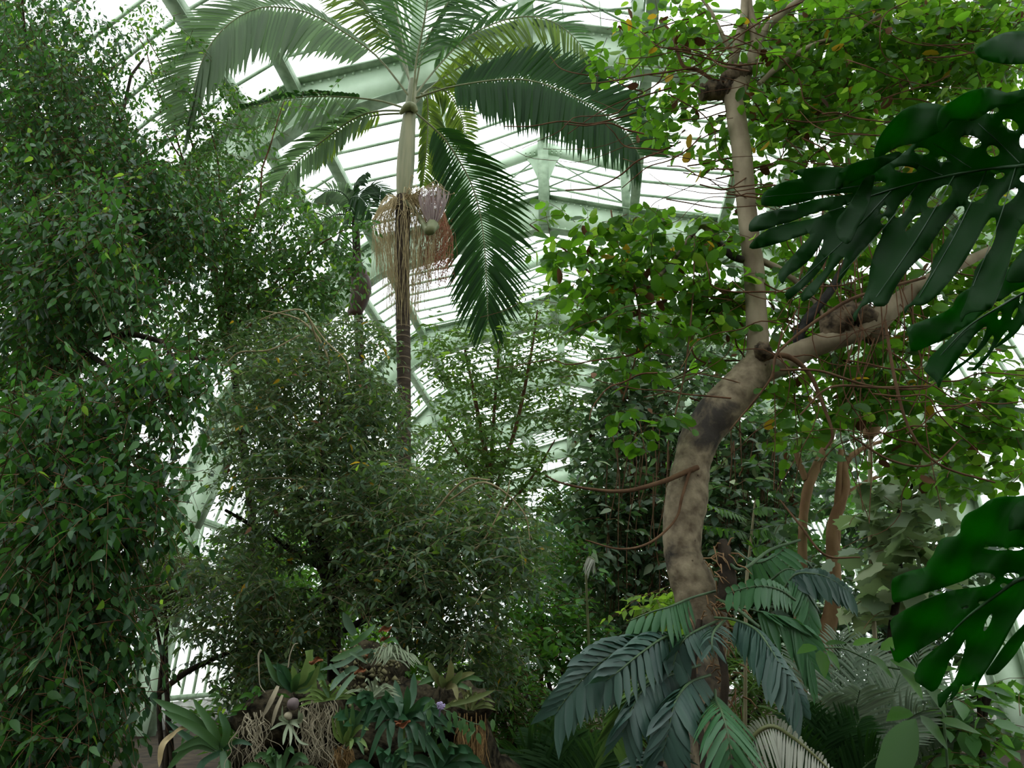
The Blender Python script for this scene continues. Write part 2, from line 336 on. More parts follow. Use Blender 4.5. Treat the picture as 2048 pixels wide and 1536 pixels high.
def sprays(rng, blobs, cover, leaf, K, L, tmpl, ratio, elev=(-.3, .7), droop=.35, ub=1.0, hang=.3, spread=1.0, bdir=None):
    """leafy twigs filling blobs [(px, py, rx, ry, D, dD, weight)]; returns leaf arrays and twig polylines"""
    base = []
    for b in blobs:
        px, py, rx, ry, D, dD = b[:6]; w = b[6] if len(b) > 6 else 1
        lp = leaf / MPP(py, D)
        n = int(cover * w * math.pi * rx * ry / (lp * lp * ratio * .5 * .62 * K)) + 1
        a = rng.random(n) * 2 * math.pi; r = np.sqrt(rng.random(n))
        base.append(P(px + rx * r * np.cos(a), py + ry * r * np.sin(a), D + rng.uniform(-1, 1, n) * dD))
    base = np.concatenate(base); n = len(base)
    az = rng.random(n) * 2 * math.pi; el = rng.uniform(elev[0], elev[1], n)
    d = np.stack([np.cos(az) * np.cos(el), np.sin(az) * np.cos(el), np.sin(el)], -1)
    if bdir is not None: d = nrm(d * .6 + IV(bdir))
    Ls = L * rng.uniform(.6, 1.35, n)
    base = base - d * Ls[:, None] * .45 + UP * (droop * Ls * .25)[:, None]
    t = (np.arange(K) + .6) / K
    def at(tt):
        return base[:, None] + d[:, None] * (Ls[:, None] * tt)[..., None] - UP * (droop * Ls[:, None] * tt ** 2)[..., None]
    tt = np.clip(t[None] + rng.normal(0, .03, (n, K)), .05, 1)
    pos = at(tt); tan = nrm(d[:, None] - UP * (2 * droop * tt)[..., None])
    side = nrm(np.cross(tan, UP + rng.normal(0, .25, (n, 1, 3)))) * np.where(np.arange(K) % 2, 1, -1)[None, :, None]
    ax = nrm(tan * .55 + side * .85 * spread - UP * hang + rng.normal(0, .25, (n, K, 3)))
    ax[:, -1] = nrm(tan[:, -1] - UP * hang)
    nn = nrm(UP * ub + rng.normal(0, .55, (n, K, 3)) + side * .2)
    sz = leaf * rng.uniform(.65, 1.25, (n, K)) * np.where(t > .9, .8, 1)[None]
    pos = pos + ax * (leaf * .12)
    tw = at(np.broadcast_to(np.linspace(0, 1, 5)[None], (n, 5)))
    sr = np.repeat(rng.random(n), K) * .8 + rng.random(n * K) * .2
    return pos.reshape(-1, 3), ax.reshape(-1, 3), nn.reshape(-1, 3), sz.ravel(), tw, sr
def twig_mass(mb, tw, r0):
    n, k, _ = tw.shape
    t = nrm(np.gradient(tw, axis=1)); s = nrm(np.cross(t, [.31, .2, .93])); u = np.cross(s, t)
    a = np.array([0, 2.094, 4.189]); r = (r0 * np.linspace(1, .4, k))[None, :, None, None]
    V = tw[:, :, None] + r * (np.cos(a)[None, None, :, None] * s[:, :, None] + np.sin(a)[None, None, :, None] * u[:, :, None])
    i = (np.arange(n) * k * 3)[:, None, None] + (np.arange(k - 1) * 3)[None, :, None]; j = np.arange(3)[None, None]; j2 = (j + 1) % 3
    F = np.stack(np.broadcast_arrays(i + j, i + j2, i + 3 + j2, i + 3 + j), -1).reshape(-1, 4)
    mb.add(V.reshape(-1, 3), F)
def in_frame(Pp, m=0):
    v = Pp - CAM; x = v @ RIGHT; f = v @ FWD; z = v[:, 2]
    dep = f * CP + z * SP; u = -f * SP + z * CP
    px = 1024 + FPX * x / np.maximum(dep, .01); py = 768 - FPX * u / np.maximum(dep, .01)
    return (dep > .1) & (px > -m) & (px < 2048 + m) & (py > -m) & (py < 1536 + m)
def foliage(parent, seed, blobs, mat, cover=2, leaf=.08, K=9, L=.45, tmpl=None, far=None, ratio=.45, heroes=0, accents=(), twigmat=None,
            twig_r=.003, hero_near=True, **kw):
    rng = np.random.default_rng(seed)
    pos, ax, nn, sz, tw, sr = sprays(rng, blobs, cover, leaf, K, L, tmpl, ratio, **kw)
    dist = np.linalg.norm(pos - CAM, axis=1)
    idx = np.argsort(dist + np.where(in_frame(pos), 0, 50))
    hero = idx[:heroes]; rest = idx[heroes:]
    if heroes: leaf_objects(parent, pos[hero], ax[hero], nn[hero], sz[hero], tmpl, mat)
    u = rng.random(len(rest)); lo = 0
    for amt, m2, nm, lab in accents:
        sel = rest[(u >= lo) & (u < lo + amt)]; lo += amt
        if len(sel):
            mb = MB(); leaf_mass(mb, pos[sel], ax[sel], nn[sel], sz[sel], tmpl, rng); mb.build(nm, m2, parent, kind='stuff', label=lab)
    rest = rest[u >= lo]
    mb = MB()
    if not len(rest): pass
    elif far is None: leaf_mass(mb, pos[rest], ax[rest], nn[rest], sz[rest], tmpl, rng, sr[rest])
    else:
        h = len(rest) // 2
        leaf_mass(mb, pos[rest[:h]], ax[rest[:h]], nn[rest[:h]], sz[rest[:h]], tmpl, rng, sr[rest[:h]])
        leaf_mass(mb, pos[rest[h:]], ax[rest[h:]], nn[rest[h:]], sz[rest[h:]], far, rng, sr[rest[h:]])
    if mb.n: mb.build('foliage', mat, parent, kind='stuff')
    mb = MB(); twig_mass(mb, tw, twig_r); mb.build('twigs', twigmat or M['bark_brown'], parent, kind='stuff')
    return
def branches(parent, seed, hub, targets, r0, mat, name='branch', sag=.0, sides=6):
    """boughs from the hub point to the middle of each leafy clump"""
    rng = np.random.default_rng(seed); hub = np.asarray(hub, float)
    for t in targets:
        t = np.asarray(t, float); n = 9; s = np.linspace(0, 1, n)[:, None]
        wob = np.cumsum(rng.normal(0, .018, (n, 3)), 0) * np.linalg.norm(t - hub)
        p = hub + (t - hub) * s + UP * (np.sin(s * math.pi) * sag) + wob * s
        mb = MB(); tube(mb, p, np.linspace(r0, r0 * .25, n), sides, rough=.04, rng=rng); mb.build(name, mat, parent)

# ================================================================ THE GLASSHOUSE
RX, ZC = -.85, 1.6
OUT = [(0, 12.05), (2.35, 11.40), (4.7, 10.95), (5.6, 10.3), (7.2, 8.6), (8.6, 6.2), (9.4, 3.5), (9.65, -1.6)]
INN = [(0, 11.0), (2.6, 10.42), (4.5, 9.85), (5.35, 9.2), (6.5, 7.9), (7.8, 5.7), (8.7, 3.0), (9.0, -1.6)]
TY = [4.95 + 5.85 * i for i in range(8)]     # truss planes; the last carries the gable
def sec(dx, z, y, side): return np.array([RX + side * dx, y, z + ZC])
def profile(P_, y, side, n=7):
    q = np.asarray(P_, float)
    out = [q[0]]
    for a, b in zip(q[:-1], q[1:]): out += [a + (b - a) * k / 2 for k in (1, 2)]
    return np.array([sec(a[0], a[1], y, side) for a in out])
def rivets(mb, pts, r=.018):
    for p in pts: box(mb, p, (r * 2, .05, r * 2))
for ti, y in enumerate(TY):
    T = struct('roof_truss', None)
    mbw = MB(); mbf = MB()
    for side in (-1, 1):
        o = profile(OUT, y, side); i = profile(INN, y, side); n = len(o)
        v = []
        for k in range(n):
            for pp in (o[k], i[k]):
                for dy in (-.025, .025): v.append(pp + (0, dy, 0))
        f = []
        for k in range(n - 1):
            a = k * 4; b = a + 4
            f += [[a, b, b + 2, a + 2], [a + 1, a + 3, b + 3, b + 1], [a, a + 1, b + 1, b], [a + 2, b + 2, b + 3, a + 3]]
        mbw.add(v, f)
        for pr, off in ((o, .0), (i, .0)):
            for k in range(n - 1): bar(mbf, pr[k], pr[k + 1], .30 if pr is i else .34, .04, up=(0, 0, 1) if abs(pr[k + 1][0] - pr[k][0]) > .3 * abs(pr[k + 1][2] - pr[k][2]) else (side, 0, .01))
        for k in (2, 4, 6, 8, 10, 12):
            bar(mbf, o[k], i[k], .16, .03, up=(1, 0, 0) if k < 6 else (0, 0, 1))
    mbw.build('arch_web', M['paint'], T, smooth=False); mbf.build('flange', M['paint_d'], T, smooth=False)
    mb = MB(); bar(mb, sec(0, 10.9, y - .12, 1), sec(0, 13.95, y - .12, 1), .2, .24, up=(0, 1, 0)); bar(mb, sec(0, 11.0, y - .26, 1), sec(0, 13.9, y - .26, 1), .3, .03, up=(0, 1, 0))
    mb.build('king_post', M['paint_d'], T, smooth=False)
    for side in (-1, 1):
        mb = MB(); bar(mb, sec(2.25, 11.2, y, side), sec(2.25, 13.0, y, side), .22, .3, up=(0, 1, 0)); mb.build('lantern_post', M['paint_d'], T, smooth=False)
        mb = MB(); bar(mb, sec(0, 13.75, y, side), sec(2.45, 12.9, y, side), .12, .36); mb.build('lantern_rafter', M['paint'], T, smooth=False)
    mb = MB()
    for side in (-1, 1):
        bar(mb, sec(0, 12.25, y, side), sec(2.25, 12.25, y, side), .03, .04)
        bar(mb, sec(0, 12.35, y, side), sec(1.7, 13.05, y, side), .03, .03)
        bar(mb, sec(2.2, 11.7, y, side), sec(.3, 13.3, y, side), .03, .03)
        for k in (.75, 1.5): bar(mb, sec(k, 11.85 - k * .2, y, side), sec(k, 12.5, y, side), .02, .03, up=(0, 1, 0))
    mb.build('tie_rods', M['paint_d'], T, smooth=False)
    mb = MB()
    g = [sec(-.55, 13.5, y - .03, 1), sec(0, 13.95, y - .03, 1), sec(.55, 13.5, y - .03, 1), sec(.35, 13.2, y - .03, 1), sec(.13, 12.6, y - .03, 1), sec(-.13, 12.6, y - .03, 1), sec(-.35, 13.2, y - .03, 1)]
    g2 = [p + (0, .06, 0) for p in g]; mb.add(g + g2, [[0, 1, 2, 3], [0, 3, 4, 6], ]); mb.add(g, [[4, 5, 6]]); mb.add(g2, [[3, 2, 1, 0], [6, 4, 3, 0]]); mb.add(g2, [[6, 5, 4]])
    mb.add(g + g2, [[k, (k + 1) % 7, (k + 1) % 7 + 7, k + 7] for k in range(7)])
    mb.build('gusset_plate', M['paint'], T, smooth=False)
    if 0 < ti < 4:
        mb = MB()
        for side in (-1, 1):
            for q in (OUT, INN):
                pr = profile(q, y, side)
                for k in range(0, 9):
                    for s_ in np.linspace(0, 1, 7, endpoint=False):
                        p = pr[k] + (pr[k + 1] - pr[k]) * s_; off = -.09 if q is OUT else .09
                        mb.add(np.array([[-1, -1, -1], [1, -1, -1], [1, 1, -1], [-1, 1, -1], [-1, -1, 1], [1, -1, 1], [1, 1, 1], [-1, 1, 1]]) * (.02, .03, .02) + p + (0, -.03, off), BOXF)
            for a in np.linspace(.12, .5, 4):
                for b in (0, .1): box(mb, sec(a, 13.52 - a * .1 + b, y - .07, side), (.035, .05, .035))
        mb.build('rivets', M['paint'], T, smooth=False, kind='stuff')

CE = struct('ceiling'); WL = struct('wall_left'); WR = struct('wall_right')
Y0, Y1_ = -6.75, TY[-1]
LANT = [((0, 14.12), (2.65, 13.2))]
FAC = [(OUT[k], OUT[k + 1]) for k in range(1, 7)]
def lift(p, d=.16):
    return (p[0] + d * (p[0] / 12), p[1] + d)
# purlins, ridge beam
for side in (-1, 1):
    for k in range(1, 7):
        a = OUT[k]; b = INN[k]
        c = (a[0] * .82 + b[0] * .18, a[1] * .82 + b[1] * .18)
        mb = MB(); w, h = (.12, .30) if k < 5 else (.2, .14)
        bar(mb, sec(c[0], c[1], Y0, side), sec(c[0], c[1], Y1_, side), w, h)
        bar(mb, sec(c[0], c[1] - h / 2, Y0, side), sec(c[0], c[1] - h / 2, Y1_, side), .24, .03)
        mb.build('purlin', M['paint_d'], CE if k < 5 else (WL if side < 0 else WR), smooth=False)
    mb = MB(); bar(mb, sec(2.4, 13.05, Y0, side), sec(2.4, 13.05, Y1_, side), .1, .22); mb.build('eave_beam', M['paint'], CE, smooth=False)
mb = MB(); bar(mb, sec(0, 13.98, Y0, 1), sec(0, 13.98, Y1_, 1), .14, .3); mb.build('ridge_beam', M['paint_d'], CE, smooth=False)
# glazing bars and panes
STEP = .585
def facet(p, q, side, owner, single_bays):
    a, b = lift(p), lift(q)
    mbb = MB(); mbp = MB(); me = None
    ny = int(round((Y1_ - Y0) / STEP))
    d = np.array([side * (b[0] - a[0]), 0, b[1] - a[1]]); nd = nrm(np.cross(d, (0, 1, 0)))
    for j in range(ny + 1):
        y = Y0 + j * STEP
        bar(mbb, sec(a[0], a[1], y, side), sec(b[0], b[1], y, side), .035, .07, up=nd)
        if j == ny: break
        yc = y + STEP / 2; c = (sec(a[0], a[1], yc, side) + sec(b[0], b[1], yc, side)) / 2 + nd * .02 * (1 if nd[2] > 0 else -1)
        v = []
        for s_ in (-1, 1):
            for e in (-1, 1):
                for t_ in (-1, 1): v.append(np.array([0, e * (STEP / 2 - .017), 0]) + d * .5 * s_ + nd * .003 * t_)
        F = [[0, 1, 3, 2], [4, 6, 7, 5], [0, 4, 5, 1], [2, 3, 7, 6], [0, 2, 6, 4], [1, 5, 7, 3]]
        if any(l <= yc < h for l, h in single_bays):
            if me is None:
                m1 = MB(); m1.add(v, F); me = m1.mesh('glass_pane', M['glass'], smooth=False)
            o = bpy.data.objects.new('glass_pane', me); COL.objects.link(o); o.parent = owner; o.location = c
        else: mbp.add(np.array(v) + c, F)
    mbb.build('glazing_bars', M['paint_d'], owner, smooth=False, kind='stuff')
    mbp.build('glass_panes', M['glass'], owner, smooth=False, kind='stuff')
for side in (-1, 1):
    facet((0, 14.0), (2.65, 13.1), side, CE, [(TY[1], TY[3])])
    for k, (p, q) in enumerate(FAC):
        facet(p, q, side, CE if k < 3 else (WL if side < 0 else WR), [(TY[1], TY[3])] if k < 2 else ([(TY[1], TY[2])] if k == 2 else ([(TY[2], TY[2] + 3.6)] if k == 5 else [])))
    # upright lantern glazing
    mbb = MB(); mbp = MB()
    for j in range(int((Y1_ - Y0) / STEP)):
        y = Y0 + j * STEP
        bar(mbb, sec(2.36, 11.5, y, side), sec(2.36, 13.0, y, side), .03, .05, up=(0, 1, 0))
        box(mbp, sec(2.37, 12.25, y + STEP / 2, side), (.006, STEP - .03, 1.45))
    for z in (11.55, 12.0, 12.5): bar(mbb, sec(2.36, z, Y0, side), sec(2.36, z, Y1_, side), .04, .05)
    mbb.build('glazing_bars', M['paint_d'], CE, smooth=False, kind='stuff'); mbp.build('glass_panes', M['glass'], CE, smooth=False, kind='stuff')
    # low rail along the side walls
    mb = MB(); bar(mb, sec(9.6, -.9, Y0, side), sec(9.6, -.9, Y1_, side), .12, .12)
    bar(mb, sec(9.5, 1.0, Y0, side), sec(9.5, 1.0, Y1_, side), .1, .1); mb.build('wall_rail', M['paint_d'], WL if side < 0 else WR, smooth=False)
    mb = MB(); box(mb, sec(9.75, -1.3, (Y0 + Y1_) / 2, side), (.35, Y1_ - Y0, .6)); mb.build('wall_plinth', M['outside'], WL if side < 0 else WR, smooth=False)
# gable wall
WB = struct('wall_back'); yb = Y1_ + .1
mbb = MB(); mbg = MB()
def half_top(dx):
    q = np.array(INN); q = q[np.argsort(q[:, 0])]
    return float(np.interp(dx, q[:, 0], q[:, 1])) if dx < 9 else -1.6
xs = np.arange(-9, 9.01, .6)
for x in xs:
    t = half_top(abs(x)); bar(mbb, sec(abs(x), -1.6, yb, 1 if x > 0 else -1), sec(abs(x), t, yb, 1 if x > 0 else -1), .05, .08, up=(0, 1, 0))
for z in (-.6, 1.5, 3.5, 5.5, 7.5, 9.2):
    w = max([abs(x) for x in xs if half_top(abs(x)) >= z] or [0])
    if w: bar(mbb, sec(w, z, yb, -1), sec(w, z, yb, 1), .1, .22)
for x in np.arange(-2.2, 2.3, .55): bar(mbb, sec(abs(x), 11.6, yb, 1 if x > 0 else -1), sec(abs(x), 13.9 - abs(x) * .36, yb, 1 if x > 0 else -1), .04, .06, up=(0, 1, 0))
poly = [(s_ * dx, z) for s_ in (1,) for dx, z in INN[::-1]] + [(-dx, z) for dx, z in INN[1:]]
v = [np.array([RX + x, yb + .03 + d, z + ZC]) for d in (0, .008) for x, z in poly]; n = len(poly)
mbg.f.append(np.array([list(range(n))])); mbg.f.append(np.array([list(range(2 * n - 1, n - 1, -1))])); mbg.v.append(np.array(v)); mbg.r.append(np.full(2 * n, .5)); mbg.n = 2 * n
mbb.build('gable_frame', M['paint'], WB, smooth=False); mbg.build('gable_glass', M['glass'], WB, smooth=False)
FW = MB(); box(FW, (RX, Y0 - .3, 6), (19.8, .5, 15)); o = FW.build('wall_front_shade', M['stone'], smooth=False); o['kind'] = 'structure'  # unseen solid end wall behind the camera, added to dim frontal light
FL = MB(); box(FL, (RX, (Y0 + Y1_) / 2, -.1), (19.6, Y1_ - Y0, .2)); o = FL.build('floor', M['soil'], smooth=False); o['kind'] = 'structure'
GR = MB(); box(GR, (0, 20, -.5), (300, 300, .6)); o = GR.build('ground', M['outside'], smooth=False); o['kind'] = 'structure'

# ================================================================ TALL PALM
def leaflet_verts(p0, d0, wdir, L, w, droop, n=5, fold=.25, tipcurl=0):
    """strip of n stations; wdir = direction of the blade's width"""
    s = np.linspace(0, 1, n); t = d0[None] * (L * s)[:, None] - UP * (droop * L * s ** 2)[:, None] + p0
    ln = np.linalg.norm(np.diff(t, axis=0), axis=1).sum(); t = p0 + (t - p0) * (L / max(ln, 1e-6))
    tg = nrm(np.gradient(t, axis=0)); wd = wdir[None] - tg * (tg @ wdir)[:, None]; wd = nrm(wd); nn = np.cross(tg, wd)
    ww = w / 2 * np.array([.35, 1, 1, .8, .05]) if n == 5 else w / 2 * np.interp(s, [0, .15, .6, .85, 1], [.4, .9, 1, .6, .03])
    Lf = t - wd * ww[:, None] + nn * (fold * ww)[:, None]; Rt = t + wd * ww[:, None] + nn * (fold * ww)[:, None]
    V = np.stack([Lf, t, Rt], 1).reshape(-1, 3)
    F = []
    for i in range(n - 1):
        a = i * 3; F += [[a, a + 1, a + 4, a + 3], [a + 1, a + 2, a + 5, a + 4]]
    return V, F
def vlerp(keys, t):
    ts = [k[0] for k in keys]; return nrm(np.array([np.interp(t, ts, [k[1][c] for k in keys]) for c in range(3)]))
def frond(parent, seed, pts, n, A, B, LA, LB, w, mat, rmat, t0=.12, droopA=.3, droopB=.3, fwd=.35, single=False, rw=(.016, .004), name='frond', jit=.06, matB=None, taper=(.55, .35), tipfan=True, nst=5, wj=.15):
    """pts rachis (px,py,D); A, B image-space directions of the leaflets on each side; LA, LB lengths in m"""
    rng = np.random.default_rng(seed)
    q = spline(np.asarray(pts, float), 24); c = P(q[:, 0], q[:, 1], q[:, 2])
    mb = MB(); tube(mb, c, np.linspace(rw[0], rw[1], 24), 6); F = mb.build(name, rmat, parent)
    arc = np.concatenate([[0], np.cumsum(np.linalg.norm(np.diff(c, axis=0), axis=1))]); arc /= arc[-1]
    A = A if isinstance(A, list) else [(0, A), (1, A)]; B = B if isinstance(B, list) else [(0, B), (1, B)]
    mass = {}
    for k in range(n):
        t = t0 + (1 - t0) * (k + .5) / n
        p = np.array([np.interp(t, arc, c[:, j]) for j in range(3)]); p2 = np.array([np.interp(min(t + .03, 1), arc, c[:, j]) for j in range(3)])
        p1 = np.array([np.interp(t - .03, arc, c[:, j]) for j in range(3)]); T = nrm(p2 - p1)
        e = np.interp(t, [t0, t0 + .2, .75, 1], [taper[0], 1, .95, taper[1]])
        for sd, (DK, LL, dr) in enumerate(((A, LA, droopA), (B, LB, droopB))):
            if LL <= 0: continue
            d = IV(vlerp(DK, t)); d = nrm(d - T * np.dot(d, T) * .6 + T * fwd * (1 + 1.2 * max(0, t - .6)) + rng.normal(0, jit, 3))
            V, Fc = leaflet_verts(p, d, T, LL * e * rng.uniform(.95, 1.03) * (1 + .05 * math.sin(k * .55 + seed)), w * rng.uniform(1 - wj, 1 + wj) * (1 if t < .8 else .8), dr, nst)
            m = (matB or mat) if sd else mat
            if single and (single == 2 or sd == 0):
                l = MB(); l.add(V, Fc, .0); l.build('leaflet', m, F)
            else:
                mass.setdefault(m.name, (MB(), m))[0].add(V, Fc, rng.random())
    for mb, m in mass.values(): mb.build('leaflets', m, F, kind='stuff')
    return F

PD = 8.0
palm = thing('tall_palm', 'tall slender palm with ringed trunk, smooth crownshaft and hanging tan flower strands', 'palm tree', P(807, 1536, PD) * (1, 1, 0))
mb = MB(); rng = np.random.default_rng(5)
q = spline([(806, 1560, PD, 30), (806, 1300, PD, 29), (806, 1100, PD, 28), (808, 900, PD, 28), (808, 760, PD, 28), (806, 640, PD, 29), (804, 520, PD, 30), (806, 430, PD, 31), (808, 395, PD, 32)], 60)
c = P(q[:, 0], q[:, 1], q[:, 2]); c = np.vstack([[c[0][0], c[0][1], 0], c]); r = np.concatenate([[.1], q[:, 3] * MPP(q[:, 1], q[:, 2]) / 2])
tube(mb, c, r, 14); mb.build('trunk', M['palmtrunk'], palm)
mb = MB()
for y in list(range(655, 800, 21)) + list(range(810, 1300, 34)):
    pp = P(807 + .5 * rng.normal(), y, PD); rr = 14.6 * MPP(y, PD)
    tube(mb, [pp - UP * .008, pp, pp + UP * .008], [rr, rr + .004, rr], 16, cap=False)
mb.build('leaf_scars', M['ring'], palm, kind='stuff')
mb = MB(); limb(mb, [(808, 405, PD, 24), (808, 385, PD, 30), (810, 350, PD, 35), (813, 300, PD, 34), (817, 250, PD, 28), (822, 205, PD, 22), (826, 160, PD, 14)], 40, 16, 0); mb.build('crownshaft', M['crownshaft'], palm)
mb = MB(); limb(mb, [(800, 228, PD - .1, 6), (812, 215, PD - .13, 16), (824, 214, PD - .12, 20), (832, 224, PD - .1, 10)], 14, 8, .05, rng); mb.build('leaf_sheath', M['rachis'], palm)
m_ = 1.0
# big frond arching to the upper left: long curtain below, short leaflets outside
frond(palm, 1, [(820, 195, 7.95), (761, 120, 7.9), (707, 77, 7.8), (625, 29, 7.6), (556, 14, 7.4), (505, 20, 7.3), (454, 51, 7.2), (413, 102, 7.15), (389, 171, 7.1), (374, 246, 7.1)], 74,
      [(0, (-.1, -1, .2)), (.5, (.05, -1, .25)), (1, (.15, -1, .1))], [(0, (-.3, .9, -.3)), (.45, (-.5, .75, -.2)), (.6, (-1, .35, 0)), (1, (-1, -.45, 0))], 1.3, .75, .078, M['palm_grey'], M['rachis'], t0=.2, droopA=.45, droopB=.15, fwd=.25, single=2, jit=.02, taper=(.35, .5))
# frond to the right, dark, nearly flat on top
frond(palm, 2, [(832, 196, 7.95), (902, 174, 7.8), (1005, 159, 7.6), (1073, 164, 7.5), (1142, 191, 7.4), (1210, 229, 7.35), (1251, 263, 7.35), (1278, 310, 7.35)], 74,
      [(0, (.0, -1, .3)), (1, (.05, -1, .2))], [(0, (.2, 1, -.1)), (.5, (.5, .9, 0)), (1, (1, .1, 0))], 1.15, .8, .07, M['palm_dark'], M['rachis'], t0=.16, droopA=.4, droopB=.1, fwd=.2, single=1, jit=.025, taper=(.45, .6))
# frond hanging to the lower right
frond(palm, 3, [(830, 225, 8.05), (866, 255, 8.15), (898, 290, 8.25), (939, 359, 8.4), (960, 427, 8.5), (969, 495, 8.5), (973, 560, 8.5), (976, 640, 8.5)], 70,
      [(0, (-.6, -.7, .3)), (.4, (-.8, -.7, .2)), (1, (-.5, -1, .1))], [(0, (.9, .3, 0)), (.4, (1, -.05, 0)), (1, (.5, -1, .1))], 1.05, 1.0, .042, M['palm_dark'], M['rachis'], t0=.1, droopA=.3, droopB=.3, fwd=.45, single=1, jit=.03, taper=(.4, .5))
# left, level, grey curtain seen behind the fig
frond(palm, 4, [(815, 218, 8.0), (761, 202, 8.1), (700, 195, 8.2), (642, 193, 8.2), (575, 197, 8.2), (510, 212, 8.2), (464, 232, 8.2), (433, 290, 8.2)], 44,
      [(0, (0, -1, .2)), (1, (.1, -1, .2))], [(0, (-.2, 1, 0)), (.5, (-.6, .6, 0)), (1, (-1, 0, 0))], .78, .18, .06, M['palm_grey'], M['rachis'], t0=.25, matB=M['palm_dark'])
frond(palm, 5, [(815, 222, 8.05), (760, 222, 8.2), (710, 236, 8.3), (642, 284, 8.4), (590, 328, 8.4), (556, 372, 8.4), (530, 430, 8.4)], 44,
      [(0, (.1, -1, .1)), (1, (.2, -1, .1))], [(0, (-.6, .5, 0)), (1, (-1, -.3, 0))], .55, .45, .05, M['palm_grey'], M['rachis'], t0=.2, matB=M['palm_grey'])
frond(palm, 6, [(815, 226, 8.2), (745, 232, 8.35), (690, 256, 8.45), (655, 290, 8.5), (630, 330, 8.5)], 26, (.15, -1, .1), (-.3, .6, 0), .42, .2, .05, M['palm_y'], M['rachis'], t0=.25)
# upright frond
frond(palm, 7, [(824, 212, 7.9), (829, 160, 7.85), (833, 120, 7.8), (843, 70, 7.7), (850, 34, 7.6), (856, -10, 7.5), (864, -90, 7.3), (880, -200, 7.1)], 42,
      [(0, (-.9, .3, .4)), (.5, (-1, .1, .3)), (1, (-1, .2, .2))], [(0, (.7, .5, .4)), (.5, (.9, .1, .3)), (1, (1, .2, .2))], .95, .9, .030, M['palm'], M['rachis'], t0=.18, droopA=.28, droopB=.4, fwd=.4, rw=(.02, .008))
# upper right, behind, yellow-green
frond(palm, 8, [(830, 190, 8.2), (870, 140, 8.4), (930, 78, 8.6), (1005, 41, 8.7), (1073, 34, 8.7), (1125, 55, 8.7), (1165, 95, 8.7), (1190, 140, 8.7)], 50,
      [(0, (0, -1, .1)), (1, (-.05, -1, .1))], [(0, (.1, 1, 0)), (.6, (.6, .8, 0)), (1, (1, .1, 0))], .85, .5, .05, M['palm_y'], M['rachis'], t0=.15, matB=M['palm'])
frond(palm, 9, [(832, 205, 8.3), (880, 160, 8.6), (950, 122, 8.8), (1030, 118, 9.0), (1100, 135, 9.0), (1160, 180, 9.0)], 40, (0, -1, .1), (.4, .9, 0), .7, .5, .05, M['palm_y'], M['rachis'], t0=.2)
# short pale frond folded behind the crownshaft
frond(palm, 10, [(842, 186, 8.2), (854, 196, 8.3), (856, 240, 8.35), (853, 300, 8.35), (846, 370, 8.35)], 36, (-.5, -.8, 0), (.9, -.4, 0), .25, .5, .045, M['palm_y'], M['rachis'], t0=.08, droopB=.5)
frond(palm, 11, [(836, 196, 8.3), (865, 175, 8.5), (900, 190, 8.6), (925, 240, 8.65), (930, 300, 8.65)], 36, (-.4, -1, 0), (.5, .5, 0), .5, .3, .04, M['palm_y'], M['rachis'], t0=.15)
# fronds leaning in at the top of the picture
frond(palm, 12, [(826, 180, 8.1), (790, 90, 8.2), (740, 20, 8.3), (690, -30, 8.3), (630, -40, 8.3)], 40, (0, -1, .1), (-.6, .8, 0), .8, .5, .045, M['palm_y'], M['rachis'], t0=.35)
frond(palm, 13, [(830, 180, 8.0), (850, 90, 7.9), (900, 0, 7.8), (960, -60, 7.7), (1030, -80, 7.6)], 46, (.1, -1, .1), (.4, .9, 0), .95, .5, .045, M['palm'], M['rachis'], t0=.25)
frond(palm, 14, [(822, 180, 8.3), (800, 60, 8.5), (770, -60, 8.6), (700, -110, 8.6)], 36, (-.2, -1, .1), (-.8, .5, 0), .9, .7, .045, M['palm'], M['rachis'], t0=.3)
# flower strands: a broad tan mop, a red fruiting one, an opening mauve one
def strands(name, mat, seed, n, x0, x1, ytop, ybot, D, dD, hubs, parent, r=.0038, wav=4.0, label=None, fan=None):
    rng = np.random.default_rng(seed); mb = MB()
    for k in range(n):
        u = rng.random(); x = x0 + (x1 - x0) * u; h = hubs[rng.integers(len(hubs))]
        yb_ = ybot(u) - rng.random() ** 2 * 90; D_ = D + rng.uniform(-dD, dD)
        yt = ytop(u) + rng.normal(0, 6)
        pts = [(h[0], h[1], PD), (h[0] + (x - h[0]) * .55, min(h[1], yt) + rng.normal(0, 6), (PD + D_) / 2), (x - (x - h[0]) * .06, yt + 14, D_)]
        xx = x
        for f in np.linspace(.15, 1, 5):
            xx += rng.normal(0, wav) - (x - (x0 + x1) / 2) * .045; pts.append((xx, yt + (yb_ - yt) * f, D_))
        q = spline(pts, 18); tube(mb, P(q[:, 0], q[:, 1], q[:, 2]), np.linspace(r, r * .6, 18), 3, cap=False)
    o = mb.build(name, mat, parent, kind='stuff')
    if label: o['label'] = label
    return o
strands('flower_strands', M['tan'], 21, 330, 738, 884, lambda u: 432 - 25 * math.sin(u * 3.1), lambda u: 540 + 115 * math.sin(math.pi * min(1, max(.05, u))) , PD, .38, [(800, 398), (812, 402), (806, 410)], palm, label='dry tan hanging flower strands')
strands('fruit_strands', M['redstrand'], 22, 120, 850, 905, lambda u: 420 + 30 * u, lambda u: 585 - 15 * u, PD - .05, .3, [(850, 402), (865, 458)], palm, r=.0032, wav=4, label='reddish fruit-bearing strands')
rng = np.random.default_rng(23); mb = MB()
